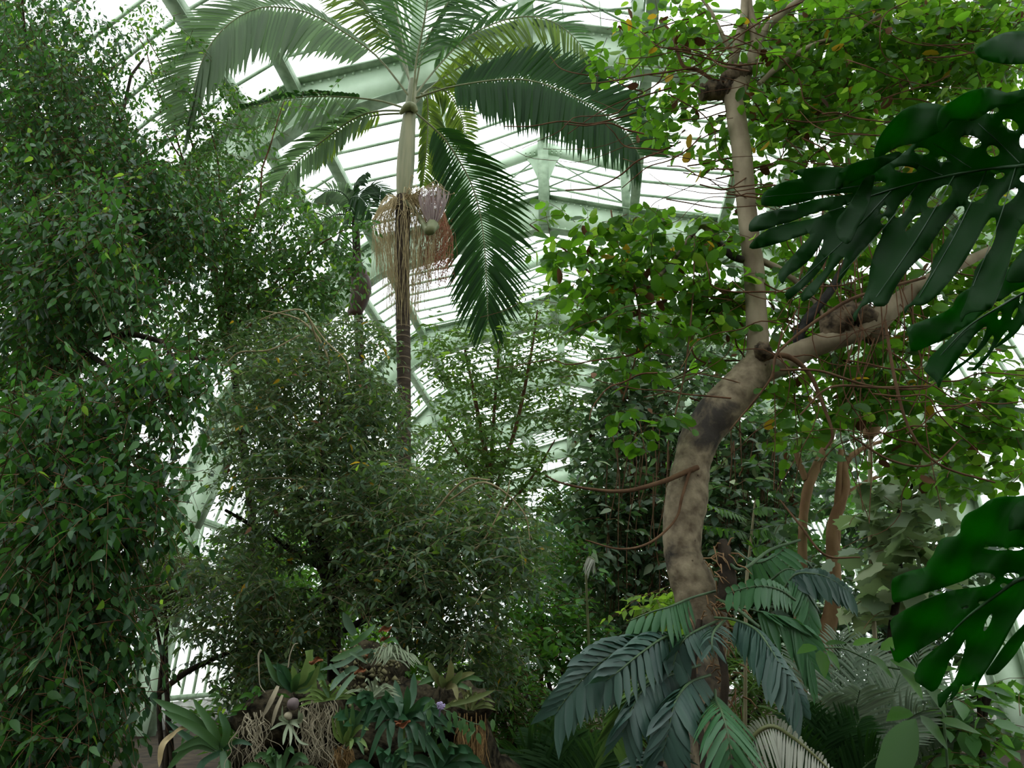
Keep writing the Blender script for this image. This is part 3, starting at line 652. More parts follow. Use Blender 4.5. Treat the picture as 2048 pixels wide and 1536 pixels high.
for k in range(520):
    x, y = rng.uniform(846, 907), rng.triangular(430, 520, 590); p = P(x, y, PD + rng.uniform(-.25, .2)); s = .009 * rng.uniform(.7, 1.2)
    mb.add(np.array([[0, 0, 1], [1, 0, 0], [0, 1, 0], [-1, 0, 0], [0, -1, 0], [0, 0, -1]]) * s + p, [[0, 1, 2], [0, 2, 3], [0, 3, 4], [0, 4, 1], [5, 2, 1], [5, 3, 2], [5, 4, 3], [5, 1, 4]])
mb.build('fruits', M['redfruit'], palm, kind='stuff', label='small dull red fruits')
mb = MB()
for k in range(90):
    u = rng.uniform(-1, 1); v_ = rng.uniform(-1, 1)
    pts = [(866, 452, PD - .55), (866 + u * 14, 438, PD - .55 + v_ * .05), (866 + u * 26, 410, PD - .55 + v_ * .12), (866 + u * 28 + rng.normal(0, 3), 378 + 12 * u * u + rng.normal(0, 5), PD - .55 + v_ * .15)]
    q = spline(pts, 12); tube(mb, P(q[:, 0], q[:, 1], q[:, 2]), np.linspace(.006, .004, 12), 4, cap=False)
mb.build('flower_spikes', M['mauve'], palm, kind='stuff', label='opening mauve flower spikes in a brush')
mb = MB(); limb(mb, [(810, 404, PD - .1, 10), (835, 428, PD - .2, 9), (856, 462, PD - .62, 16), (866, 450, PD - .55, 26)], 14, 8, .05, rng); mb.build('flower_stalk', M['rachis'], palm)
mb = MB()
for k in range(26):
    x = rng.uniform(805, 905)
    pts = [(812 + rng.normal(0, 5), 400, PD - .1), ((812 + x) / 2, 382 + rng.normal(0, 10), PD - .2), (x, 372 + abs(x - 860) * .35 + rng.normal(0, 6), PD - .55), (x + rng.normal(0, 8), 400 + rng.normal(0, 12), PD - .3)]
    q = spline(pts, 12); tube(mb, P(q[:, 0], q[:, 1], q[:, 2]), .0045, 4, cap=False)
mb.build('curling_strands', M['tan'], palm, kind='stuff')

# small palm standing behind on the left, with a brown spathe
palm2 = thing('small_palm', 'smaller dark palm behind the tall palm with a hanging brown spathe', 'palm tree', P(715, 1400, 9.5) * (1, 1, 0))
mb = MB(); limb(mb, [(735, 1500, 9.5, 22), (730, 1100, 9.5, 20), (722, 800, 9.5, 20), (716, 600, 9.5, 18), (712, 470, 9.5, 16), (708, 430, 9.5, 10)], 30, 10); mb.build('trunk', M['bark_dark'], palm2)
for k, (pts, la, mt) in enumerate([
    ([(708, 425, 9.5), (690, 390, 9.3), (660, 380, 9.2), (630, 400, 9.1)], .45, 'palm_grey'), ([(708, 425, 9.5), (725, 385, 9.5), (750, 370, 9.5), (775, 390, 9.5)], .45, 'palm_dark'),
    ([(708, 428, 9.5), (700, 400, 9.2), (720, 395, 9.0), (745, 430, 8.9)], .5, 'palm_dark'), ([(708, 430, 9.5), (670, 430, 9.2), (640, 450, 9.1), (600, 500, 9.1)], .42, 'palm_grey'),
    ([(708, 432, 9.5), (690, 440, 9.1), (680, 470, 8.9), (672, 520, 8.9)], .4, 'palm_dark'), ([(708, 425, 9.5), (705, 390, 9.5), (715, 360, 9.5), (735, 345, 9.5)], .3, 'palm_dark')]):
    frond(palm2, 40 + k, pts, 26, (-.1, -1, .2), (.2, .6, -.3), la, la * .7, .045, M[mt], M['stalk'], t0=.1)
mb = MB(); n = 14
for i, (f0, f1) in enumerate([(0, 1)]):
    q = spline([(713, 512, 9.3, 4), (716, 545, 9.3, 34), (722, 575, 9.3, 40), (718, 605, 9.3, 34), (706, 635, 9.3, 26)], n); V = []
    pp = P(q[:, 0], q[:, 1], q[:, 2]); r = q[:, 3] * MPP(q[:, 1], q[:, 2]) / 2
    for k in range(n):
        for a in np.linspace(-1.5, 1.5, 9): V.append(pp[k] + RIGHT * (math.sin(a) * r[k]) - FWD * (math.cos(a) * r[k] * .7))
    mb.add(V, [[k * 9 + j, k * 9 + j + 1, k * 9 + j + 10, k * 9 + j + 9] for k in range(n - 1) for j in range(8)])
o = mb.build('spathe', M['spathe'], palm2); o.modifiers.new('thick', 'SOLIDIFY').thickness = .012

# ================================================================ TREES AND SHRUBS
tf = T_fold(.46); tf_s = T_fold(.36); tr_ = T_round(.62); tc_ = T_cheap(.46); tcs = T_cheap(.4); tl_ = T_lobed(1.0); tb_ = T_fold(.5, mid=.5)
TWIG_OLIVE = M['bark_pale']

# weeping fig filling the left side
figb = [(60, 60, 110, 100, 6.0, .8, .55), (30, 200, 130, 130, 6.0, .8, .8), (150, 260, 120, 110, 6.2, .8, .7), (200, 130, 60, 90, 6.2, .6, .5), (60, 380, 120, 90, 5.8, .8, 1.0), (240, 330, 100, 70, 6.1, .8, .9),
        (90, 520, 150, 100, 5.3, .7, 1.1), (60, 680, 130, 110, 5.6, .7, 1.0), (190, 480, 80, 130, 5.0, .5, .8), (340, 420, 110, 80, 6.4, .7, 1.0), (250, 600, 60, 80, 5.5, .5, .8), (310, 500, 90, 80, 6.4, .6, .9),
        (250, 790, 150, 60, 4.6, .4, 1.0), (340, 740, 100, 40, 4.6, .3, 1.0), (90, 880, 140, 100, 4.7, .6, 1.2), (120, 1010, 170, 110, 4.5, .6, 1.1), (230, 960, 110, 90, 4.6, .5, 1.0), (280, 1050, 70, 90, 4.7, .4, .8),
        (60, 1180, 110, 130, 4.7, .6, .95), (180, 1180, 80, 130, 4.7, .5, .9), (200, 1290, 70, 110, 4.8, .4, .8), (90, 1370, 140, 130, 4.7, .6, 1.2), (60, 1500, 150, 90, 4.7, .6, 1.3), (160, 1440, 60, 90, 4.8, .4, .8)]
fig = thing('weeping_fig', 'large weeping fig with drooping glossy leaves in front of the left glass wall', 'tree', P(40, 1536, 6.2) * (1, 1, 0))
foliage(fig, 101, figb, M['fig'], cover=3.6, leaf=.082, K=11, L=.55, tmpl=tf, far=tc_, ratio=.46, heroes=280, elev=(-.5, .5), droop=.75, ub=.55, hang=.75, twig_r=.003,
        accents=[(.035, M['limey'], 'young_leaves', 'young yellow-green leaves')], twigmat=M['bark_brown'])
mb = MB(); rng = np.random.default_rng(3); tp = limb(mb, [(20, 1700, 6.3, 110), (40, 1300, 6.3, 95), (70, 1000, 6.4, 80), (60, 760, 6.5, 70), (90, 560, 6.6, 55)], 30, 12, .05, rng); mb.build('trunk', M['bark_dark'], fig)
branches(fig, 4, P(60, 760, 6.5), [P(a[0], a[1], a[4]) for a in figb if a[1] < 1100], .05, M['bark_dark'], sag=.35)
branches(fig, 5, P(40, 1300, 6.3), [P(a[0], a[1], a[4]) for a in figb if a[1] >= 1100], .04, M['bark_dark'], sag=.3)

# second fig, reaching in behind under the big palm frond
f2b = [(430, 360, 90, 60, 7.3, .5, .8), (480, 280, 70, 70, 7.3, .4, .35), (560, 470, 110, 90, 7.4, .6, .75), (450, 500, 100, 80, 7.2, .6, .9), (600, 205, 90, 25, 7.0, .3, .15), (330, 190, 60, 60, 7.2, .4, .35), (290, 60, 40, 60, 7.2, .3, .3), (360, 80, 50, 40, 7.2, .3, .2),
       (560, 590, 110, 60, 7.3, .6, .9), (650, 540, 70, 60, 7.3, .4, .7), (420, 640, 120, 70, 7.2, .6, .9), (700, 450, 50, 25, 7.0, .3, .5), (380, 250, 60, 60, 7.3, .4, .5), (450, 200, 60, 40, 7.3, .3, .25)]
fig2 = thing('slender_fig', 'thinner fig tree with lighter leaves reaching under the left palm frond', 'tree', P(420, 1500, 7.6) * (1, 1, 0))
foliage(fig2, 102, f2b, M['fig2'], cover=2.3, leaf=.085, K=10, L=.5, tmpl=tf, far=tc_, ratio=.46, heroes=60, elev=(-.4, .5), droop=.5, ub=.6, hang=.5, accents=[(.05, M['limey'], 'young_leaves', 'young yellow-green leaves')])
mb = MB(); limb(mb, [(500, 1600, 7.6, 26), (520, 1300, 7.6, 22), (500, 1000, 7.6, 17), (470, 760, 7.6, 13), (460, 560, 7.5, 9), (450, 400, 7.4, 5)], 30, 9, .05, rng); mb.build('trunk', M['bark_dark'], fig2)
branches(fig2, 6, P(450, 700, 7.6), [P(a[0], a[1], a[4]) for a in f2b], .022, M['bark_brown'], sag=.3)

# fine-leaved bushy tree in the middle
mid = [(560, 700, 130, 70, 6.6, .8, .9), (700, 690, 90, 60, 6.6, .6, .75), (620, 800, 170, 90, 6.5, .9, 1.1), (530, 860, 120, 80, 6.5, .8, .75), (740, 860, 80, 100, 6.4, .7, 1.0), (640, 960, 150, 90, 6.3, .9, 1.2), (490, 960, 80, 60, 6.4, .6, .4),
       (760, 1020, 110, 100, 6.0, .7, 1.1), (880, 1010, 110, 70, 5.9, .6, .9), (920, 1120, 130, 100, 5.8, .7, 1.15), (780, 1160, 120, 80, 6.0, .7, 1.1), (1010, 1040, 80, 50, 5.9, .5, .7), (890, 1240, 110, 70, 5.9, .7, 1.1), (1040, 1130, 60, 60, 6, .5, .7),
       (560, 1080, 120, 60, 6.6, .6, .9), (450, 1190, 100, 90, 6.0, .5, .85), (560, 1250, 110, 80, 6.2, .5, 1.1), (400, 1270, 50, 60, 6.0, .4, .3), (500, 1340, 80, 80, 6.1, .4, .8), (960, 1320, 90, 80, 6.3, .6, 1.0)]
bush = thing('bushy_tree', 'dense bushy tree with small grey-green leaves in front of the palm trunk', 'tree', P(668, 1536, 6.6) * (1, 1, 0))
foliage(bush, 103, mid, M['olive'], cover=2.7, leaf=.072, K=10, L=.42, tmpl=tf_s, far=tcs, ratio=.4, heroes=150, elev=(-.3, .8), droop=.45, ub=.5, hang=.45, twigmat=M['bark_pale'], twig_r=.0022,
        accents=[(.03, M['limey'], 'young_leaves', 'young yellow-green leaves'), (.006, M['yellow'], 'yellow_leaves', 'yellowed leaves'), (.006, M['dead'], 'dead_leaves', 'dead brown leaves')])
rng = np.random.default_rng(8)
mb = MB(); limb(mb, [(676, 1560, 6.6, 34), (670, 1400, 6.6, 32), (668, 1280, 6.6, 28), (662, 1200, 6.6, 30), (655, 1140, 6.6, 34), (640, 1100, 6.6, 28)], 24, 10, .05, rng); mb.build('trunk', M['bark_dark'], bush)
for pts in ([(655, 1150, 6.6, 22), (625, 1080, 6.6, 18), (590, 960, 6.6, 14), (560, 820, 6.6, 10), (545, 740, 6.6, 6)], [(655, 1150, 6.6, 20), (640, 1050, 6.5, 14), (645, 900, 6.5, 9), (642, 740, 6.5, 6), (645, 660, 6.4, 3)],
            [(660, 1160, 6.6, 18), (700, 1090, 6.5, 14), (740, 980, 6.4, 10), (750, 850, 6.4, 6)], [(665, 1190, 6.6, 22), (720, 1160, 6.4, 18), (800, 1120, 6.2, 13), (880, 1080, 6.0, 10), (960, 1040, 5.9, 6)],
            [(655, 1140, 6.6, 18), (600, 1110, 6.6, 14), (520, 1060, 6.5, 10), (450, 1020, 6.4, 6)], [(690, 1260, 6.5, 14), (780, 1210, 6.0, 14), (825, 1160, 5.9, 11), (870, 1080, 5.8, 7)],
            [(640, 1200, 6.5, 12), (560, 1260, 6.2, 10), (470, 1300, 6.0, 9), (380, 1340, 5.9, 12), (300, 1400, 5.8, 12)]):
    mb = MB(); limb(mb, pts, 24, 7, .05, rng); mb.build('branch', M['bark_dark'], bush)
# pale arching outer twigs
for pts in ([(640, 700, 6.0, 4), (610, 625, 5.8, 4), (560, 625, 5.7, 3), (520, 640, 5.7, 2)], [(610, 625, 5.8, 4), (650, 680, 5.7, 3), (690, 720, 5.6, 3), (700, 760, 5.6, 2)], [(450, 730, 5.8, 2), (480, 705, 5.8, 4), (540, 700, 5.8, 4), (600, 670, 5.9, 3)],
            [(900, 1000, 5.3, 4), (960, 965, 5.2, 5), (1010, 985, 5.2, 4), (1050, 1030, 5.2, 3), (1060, 1080, 5.2, 2)], [(830, 1080, 5.4, 4), (880, 1010, 5.3, 5), (930, 960, 5.2, 4), (980, 960, 5.2, 3)], [(640, 1020, 5.8, 4), (590, 960, 5.7, 3), (480, 960, 5.7, 2)],
            [(900, 1120, 5.4, 3), (960, 1090, 5.3, 4), (1010, 1000, 5.2, 3), (1020, 960, 5.2, 2)], [(520, 620, 6.0, 2), (600, 640, 6, 4), (650, 700, 6, 5), (660, 780, 6, 5), (640, 900, 6.2, 6)]):
    mb = MB(); limb(mb, pts, 18, 5, .03, rng); mb.build('twig', M['bark_pale'], bush)

# thin small tree against the glass, centre
thin = [(960, 720, 110, 70, 9, .6, .55), (1080, 700, 90, 70, 9, .5, .6), (1010, 620, 90, 40, 9, .4, .3), (1080, 800, 90, 60, 9, .5, .7), (960, 810, 90, 60, 9, .5, .65), (1110, 850, 50, 30, 9, .4, .4), (920, 900, 90, 70, 8.8, .6, .9), (1020, 920, 80, 50, 8.8, .5, .9), (880, 700, 50, 60, 9, .4, .45), (1060, 1000, 80, 40, 9, .5, .8), (1150, 990, 50, 25, 9, .4, .4), (1100, 630, 60, 50, 9, .3, .4), (900, 960, 80, 50, 8.8, .5, .8)]
slim = thing('slender_tree', 'slender small-leaved tree standing against the white roof glazing, centre', 'tree', P(1000, 1500, 9) * (1, 1, 0))
foliage(slim, 104, thin, M['slim'], cover=1.6, leaf=.105, K=9, L=.55, tmpl=tf_s, far=tcs, ratio=.36, heroes=0, elev=(0, .9), droop=.3, ub=.4, hang=.5, twigmat=M['bark_brown'], accents=[(.05, M['limey'], 'young_leaves', 'young yellow-green leaves')])
mb = MB(); limb(mb, [(985, 1560, 9, 18), (990, 1200, 9, 16), (985, 1000, 9, 13), (960, 850, 9, 9), (930, 700, 9, 5)], 24, 8, .04, rng); mb.build('trunk', M['bark_brown'], slim)
for pts in ([(985, 1000, 9, 10), (1030, 860, 9, 8), (1060, 720, 9, 6), (1075, 620, 9, 3)], [(980, 950, 9, 8), (990, 800, 9, 6), (1000, 680, 9, 4)], [(990, 1040, 9, 8), (1060, 960, 9, 6), (1110, 880, 9, 3)], [(985, 1000, 9, 7), (930, 930, 8.9, 5), (890, 860, 8.9, 3)]):
    mb = MB(); limb(mb, pts, 16, 6, .04, rng); mb.build('branch', M['bark_brown'], slim)

# lime-leaved tree with the pale grey trunk
TD = 5.0
lime = thing('grey_barked_tree', 'leaning grey-barked tree with round lime-green leaves on the right', 'tree', P(1420, 1536, TD) * (1, 1, 0))
rng = np.random.default_rng(12)
mb = MB(); limb(mb, [(1430, 1700, TD, 90), (1425, 1500, TD, 80), (1418, 1400, TD, 74), (1415, 1310, TD, 74), (1412, 1240, TD, 88), (1388, 1175, TD, 86), (1366, 1110, TD, 76), (1366, 1050, TD, 76), (1374, 990, TD, 82), (1384, 930, TD, 74), (1400, 875, TD, 76), (1440, 820, TD, 80), (1482, 775, TD, 78), (1512, 735, TD, 66), (1517, 705, TD, 42)], 100, 18, .018, rng, .03)
mb.build('trunk', M['bark'], lime)
mb = MB(); limb(mb, [(1500, 762, TD, 40), (1514, 725, TD, 48), (1516, 690, TD, 44), (1512, 620, TD, 41), (1508, 540, TD, 40), (1500, 480, TD, 38), (1492, 400, TD, 38), (1484, 310, TD, 38), (1472, 230, TD, 38), (1470, 185, TD, 44), (1476, 160, TD, 40)], 80, 16, .015, rng, .02)
mb.build('upright_stem', M['bark_clean'], lime)
def lb(pts, mat='bark_clean', name='branch', n=None, sides=9, rough=.03, burl=.03):
    mb = MB(); limb(mb, pts, n or len(pts) * 6, sides, rough, rng, burl); return mb.build(name, M[mat], lime)
lb([(1512, 745, TD, 52), (1560, 728, TD, 50), (1610, 700, TD, 46), (1660, 682, TD, 42), (1705, 668, TD, 40), (1755, 640, TD - .02, 46), (1800, 600, TD, 36), (1850, 565, TD, 28), (1900, 540, TD, 22), (1980, 500, TD, 16)], sides=12)
lb([(1600, 705, TD, 24), (1598, 670, TD, 22), (1622, 630, TD, 20), (1662, 580, TD, 17), (1690, 530, TD, 15), (1710, 490, TD, 10)], 'bark_stain')
lb([(1650, 690, TD, 20), (1670, 650, TD - .03, 55), (1700, 632, TD - .03, 60), (1735, 640, TD - .02, 50), (1760, 650, TD, 30)], 'knot', 'burl', rough=.12)
lb([(1740, 640, TD, 30), (1742, 665, TD, 42), (1765, 660, TD, 30)], 'knot', 'burl', rough=.14)
lb([(1462, 180, TD, 20), (1462, 140, TD, 20), (1475, 90, TD, 19), (1487, 40, TD, 17), (1492, -20, TD, 16), (1500, -100, TD, 14)])
lb([(1480, 170, TD, 34), (1498, 130, TD, 27), (1512, 90, TD, 24), (1506, 50, TD, 18), (1498, 10, TD, 14), (1496, -60, TD, 12)])
lb([(1512, 95, TD, 18), (1528, 62, TD, 17), (1560, 30, TD, 15), (1600, 0, TD, 13), (1660, -50, TD, 11)])
lb([(1470, 185, TD, 40), (1440, 180, TD, 40), (1402, 185, TD, 34)], 'knot', 'burl', rough=.12)
lb([(1440, 178, TD, 26), (1470, 150, TD - .05, 40), (1500, 140, TD - .05, 20)], 'knot', 'burl', rough=.14)
lb([(1518, 168, TD, 10), (1560, 130, TD, 13), (1590, 110, TD, 12), (1640, 85, TD, 10), (1700, 70, TD, 7), (1760, 30, TD, 5)])
lb([(1425, 160, TD, 6), (1395, 140, TD, 8), (1365, 130, TD, 7), (1345, 70, TD, 6), (1320, 40, TD, 4)], 'bark_brown')
lb([(1462, 105, TD, 8), (1440, 60, TD, 8), (1420, 20, TD, 7), (1390, -20, TD, 5)])
lb([(1505, 522, TD, 16), (1470, 515, TD, 15), (1440, 490, TD, 14), (1410, 454, TD, 13), (1390, 462, TD, 10), (1355, 510, TD, 9), (1320, 550, TD, 8), (1272, 582, TD, 9)], 'bark')
lb([(1272, 582, TD, 8), (1250, 530, TD, 5), (1230, 470, TD, 4), (1222, 420, TD, 3)], 'bark_brown'); lb([(1272, 582, TD, 7), (1200, 560, TD, 5), (1130, 500, TD, 4), (1060, 450, TD, 3)], 'bark_brown')
lb([(1272, 582, TD, 6), (1280, 640, TD, 4), (1270, 720, TD, 3), (1245, 800, TD, 3)], 'bark_brown'); lb([(1520, 520, TD, 14), (1570, 545, TD, 13), (1620, 590, TD, 10), (1650, 640, TD, 8)])
lb([(1395, 935, TD - .12, 12), (1370, 945, TD - .15, 11), (1320, 965, TD - .2, 10), (1250, 982, TD - .25, 8), (1180, 978, TD - .3, 6), (1120, 965, TD - .3, 4), (1090, 950, TD - .3, 3)], 'vine', 'offshoot')
lb([(1380, 940, TD - .15, 7), (1365, 990, TD - .18, 6), (1350, 1040, TD - .2, 5), (1300, 1085, TD - .25, 5), (1240, 1098, TD - .3, 4), (1170, 1080, TD - .3, 3)], 'vine', 'offshoot')
lb([(1520, 720, TD - .1, 14), (1545, 712, TD - .15, 12), (1580, 715, TD - .2, 11), (1620, 750, TD - .2, 9), (1650, 820, TD - .2, 7), (1665, 870, TD - .2, 6), (1650, 900, TD - .2, 5)], 'vine', 'offshoot')
lb([(1530, 712, TD - .1, 30), (1525, 700, TD - .16, 34), (1530, 690, TD - .16, 22)], 'knot', 'burl', rough=.14)
# leafy canopy; first three clumps are out of view, added to shade the monstera
cano = [(2350, -450, 420, 260, 2.9, .5, 1.8), (2500, 100, 260, 300, 3.0, .5, 1.8), (1900, -700, 420, 200, 3.2, .5, .9),(1850, 330, 150, 90, 5.6, .4, .8), (1960, 440, 110, 100, 5.6, .4, .8), (1750, 430, 90, 70, 5.6, .4, .6), (1980, 600, 90, 80, 5.6, .4, .8), (1700, 90, 160, 90, 5.8, .4, .5), (1960, 100, 120, 110, 5.8, .4, .6), (1990, 740, 70, 60, 5.4, .4, .6),(1330, 60, 100, 80, 5.2, .5, .85), (1230, 110, 50, 50, 5.2, .3, .4), (1420, 110, 60, 60, 5.2, .3, .5), (1350, 220, 90, 60, 5.2, .4, .65), (1430, 290, 60, 50, 5.2, .3, .55), (1620, 60, 130, 90, 5.3, .5, 1.4), (1800, 60, 140, 90, 5.3, .5, 1.5), (1980, 60, 110, 90, 5.2, .5, 1.5), (1580, 200, 100, 80, 5.3, .5, 1.3),
        (1720, 190, 120, 80, 5.3, .5, 1.3), (1880, 150, 120, 70, 5.3, .5, 1.4), (1540, 330, 60, 80, 5.3, .4, .6), (1640, 330, 80, 60, 5.3, .4, .6), (1990, 190, 60, 60, 5.3, .4, .9),
        (1330, 480, 120, 60, 5.1, .4, .75), (1230, 500, 80, 70, 5.0, .35, .8), (1170, 570, 80, 90, 5.0, .3, .65), (1300, 600, 120, 80, 5.1, .4, 1.0), (1400, 560, 90, 100, 5.2, .4, .9), (1110, 470, 40, 60, 4.9, .2, .5), (1220, 440, 70, 40, 5.0, .25, .4), (1440, 470, 70, 60, 5.2, .3, .6), (1260, 700, 70, 60, 5.0, .3, .6), (1180, 640, 40, 50, 4.9, .2, .4),
        (1430, 660, 70, 70, 5.3, .4, .9), (1570, 500, 60, 70, 5.4, .4, .8), (1620, 620, 90, 80, 5.4, .4, .9), (1730, 560, 110, 90, 5.5, .5, .9), (1860, 620, 130, 90, 5.5, .5, .9), (1640, 780, 110, 70, 5.4, .5, 1.2), (1760, 760, 120, 80, 5.4, .5, 1.3), (1880, 830, 120, 70, 5.3, .5, .85), (1990, 840, 80, 70, 5.2, .4, .8),
        (1980, 930, 90, 70, 5.1, .4, .85), (1850, 920, 100, 60, 5.3, .4, .7), (1290, 830, 60, 50, 4.9, .2, .35), (1600, 860, 60, 50, 5.3, .3, .55), (1290, 890, 50, 40, 4.9, .2, .3)]
foliage(lime, 105, cano, M['lime'], cover=1.75, leaf=.118, K=7, L=.36, tmpl=tr_, ratio=.62, heroes=290, elev=(-.3, .9), droop=.35, ub=.35, hang=.55, twigmat=M['bark_brown'], twig_r=.0032,
        accents=[(.11, M['limey'], 'young_leaves', 'young yellow-green leaves'), (.012, M['yellow'], 'yellow_leaves', 'yellowed leaves'), (.025, M['dead'], 'dead_leaves', 'dead brown leaves')])
# tangle of bare reddish twigs and hanging vines on the right
vn = thing('twining_vine', 'tangle of bare reddish-brown vine stems hanging through the right-hand canopy', 'vine', P(1700, 1000, 4.9))
rng = np.random.default_rng(31)
for k in range(190):
    x = rng.uniform(1280, 2040); y = rng.choice([rng.uniform(0, 400), rng.uniform(0, 400), rng.uniform(560, 880)]); D_ = rng.uniform(4.5, 5.4); pts = [(x, y, D_, rng.uniform(1.6, 4))]
    a = rng.uniform(-.5, .5) + (math.pi if rng.random() < .5 else 0); st = rng.uniform(30, 60)
    for j in range(rng.integers(4, 9)):
        a += rng.normal(0, .35); x += math.cos(a) * st; y += math.sin(a) * st * .6 + 10 * rng.random(); pts.append((x, y, D_ + rng.normal(0, .05), max(1.2, pts[0][3] * (1 - j / 10))))
    mb = MB(); limb(mb, pts, 20, 5, 0); mb.build('vine_stem', M['bark_brown'], vn)
for k in range(45):
    x = rng.uniform(1500, 1880); y = rng.uniform(300, 700); D_ = rng.uniform(4.7, 5.2)
    mb = MB(); limb(mb, [(x, y, D_, 3), (x + rng.normal(0, 15), y + 90, D_, 2.6), (x + rng.normal(0, 25), y + 190, D_, 2.2), (x + rng.normal(0, 35), y + rng.uniform(220, 380), D_, 1.6)], 14, 5, 0); mb.build('vine_stem', M['bark_brown'], vn)
for pts in ([(1560, 740, 4.6, 5), (1640, 742, 4.6, 5), (1740, 772, 4.6, 5), (1840, 778, 4.6, 4), (1880, 760, 4.6, 3)], [(1600, 830, 4.6, 4), (1660, 775, 4.6, 5), (1760, 775, 4.6, 5), (1860, 772, 4.6, 4)], [(1770, 640, 4.7, 6), (1790, 760, 4.6, 7), (1820, 860, 4.6, 6), (1880, 930, 4.6, 5), (1990, 965, 4.6, 4)],
            [(1560, 1000, 4.8, 3), (1600, 1050, 4.7, 5), (1650, 1110, 4.7, 5), (1720, 1115, 4.7, 3)], [(1460, 860, 4.7, 3), (1540, 760, 4.6, 5), (1560, 700, 4.6, 5), (1680, 610, 4.6, 7), (1760, 580, 4.6, 7), (1850, 555, 4.6, 6)],
            [(1700, 870, 4.8, 4), (1780, 920, 4.8, 5), (1860, 930, 4.8, 4), (1920, 880, 4.8, 3)], [(1390, 470, 4.9, 3), (1385, 600, 4.8, 3), (1370, 740, 4.8, 3), (1350, 830, 4.8, 3)]):
    mb = MB(); limb(mb, pts, 24, 6, 0); mb.build('vine_stem', M['vine'], vn)

# darker broad-leaved tree behind
brd = [(1260, 740, 70, 80, 9.5, .9, .9), (1330, 680, 90, 70, 10, .8, .9), (1230, 840, 90, 70, 9.5, .8, 1.2), (1330, 800, 110, 90, 9.5, .9, 1.1), (1250, 950, 110, 80, 9.2, .9, 1.3), (1200, 1050, 80, 70, 9, .8, 1.1), (1300, 1060, 110, 80, 9, .9, 1.3), (1240, 1160, 110, 70, 9, .9, 1.3),
       (1430, 700, 80, 90, 10, .9, .9), (1470, 900, 90, 100, 9.0, .9, 1.2), (1500, 1010, 90, 90, 8.5, .8, 1.2), (1480, 1120, 90, 80, 8.5, .8, 1.2), (1560, 1170, 90, 70, 8.3, .7, 1.1), (1560, 880, 90, 70, 8.8, .8, 1.0), (1620, 960, 70, 70, 8.8, .6, .7), (1290, 1230, 100, 60, 8.8, .6, 1.0)]
broad = thing('broadleaf_tree', 'dense dark tree with grey-green oval leaves behind the grey trunk', 'tree', P(1330, 1500, 9.5) * (1, 1, 0))
foliage(broad, 106, brd, M['broad'], cover=2.8, leaf=.15, K=8, L=.5, tmpl=tb_, far=T_cheap(.5), ratio=.5, heroes=120, elev=(-.2, .7), droop=.4, ub=1.1, hang=.35, twigmat=M['bark_brown'], twig_r=.004, accents=[(.14, M['pale'], 'pale_leaves', 'paler grey-green leaves'), (.02, M['dead'], 'dead_leaves', 'dead brown leaves')])
mb = MB(); limb(mb, [(1300, 1600, 9.8, 46), (1300, 1300, 9.8, 42), (1310, 1000, 9.8, 34), (1330, 750, 10, 20), (1340, 640, 10, 8)], 24, 10, .05, rng); mb.build('trunk', M['bark_dark'], broad)
branches(broad, 9, P(1305, 1050, 9.8), [P(a[0], a[1], a[4]) for a in brd], .035, M['bark_dark'], sag=.3)
mb = MB()
for k in range(46):
    x = rng.choice([rng.uniform(1200, 1340), rng.uniform(1430, 1560)]); y = rng.uniform(830, 950); D_ = rng.uniform(7.9, 8.8)
    limb(mb, [(x, y, D_, 2.4), (x + rng.normal(0, 9), y + 110, D_, 2.2), (x + rng.normal(0, 14), y + 220, D_, 2), (x + rng.normal(0, 14), y + rng.uniform(260, 420), D_, 2)], 12, 4, 0)
mb.build('hanging_roots', M['vine'], broad, kind='stuff', label='reddish hanging aerial roots')

# orange-brown stems on the right
rust = thing('rust_barked_tree', 'forked tree with orange-brown stems behind the grey trunk', 'tree', P(1660, 1500, 7.2) * (1, 1, 0))
rng = np.random.default_rng(41)
for pts in ([(1640, 1600, 7.2, 40), (1642, 1380, 7.2, 38), (1650, 1290, 7.2, 34), (1668, 1180, 7.2, 28), (1665, 1060, 7.2, 24), (1690, 980, 7.2, 18), (1690, 930, 7.2, 14), (1720, 900, 7.2, 10), (1770, 880, 7.2, 6)],
            [(1600, 1420, 7.2, 30), (1600, 1250, 7.2, 26), (1604, 1130, 7.2, 20), (1606, 1040, 7.2, 18), (1615, 980, 7.2, 20), (1625, 950, 7.2, 20), (1650, 900, 7.2, 18), (1668, 850, 7.2, 13), (1690, 780, 7.2, 8)],
            [(1612, 960, 7.2, 14), (1600, 930, 7.2, 12), (1588, 890, 7.2, 9)], [(1672, 1100, 7.2, 16), (1676, 1000, 7.2, 14), (1682, 900, 7.2, 10)], [(1690, 990, 7.2, 10), (1740, 960, 7.2, 8), (1780, 945, 7.2, 5)]):
    mb = MB(); limb(mb, pts, len(pts) * 6, 9, .03, rng, .03); mb.build('trunk', M['bark_rust'], rust)
rb = [(1620, 900, 70, 60, 7.3, .4, .5), (1700, 1000, 60, 80, 7.6, .4, .7), (1560, 1090, 60, 60, 7.4, .4, .7), (1740, 1120, 60, 100, 7.8, .5, 1.0), (1700, 900, 80, 50, 7.6, .4, .7)]
foliage(rust, 107, rb, M['broad'], cover=1.3, leaf=.15, K=7, L=.4, tmpl=tb_, ratio=.5, heroes=60, ub=1.0, hang=.4, twigmat=M['bark_rust'])
tree_pole = MB(); limb(tree_pole, [(1770, 1560, 6.6, 9), (1748, 1250, 6.6, 9), (1741, 1100, 6.6, 9), (1740, 960, 6.6, 9), (1742, 860, 6.6, 9)], 12, 8, 0)
tag(tree_pole.build('cane_pole', M['bamboo']), 'straight tan cane standing upright beside the orange-brown stems', 'cane')
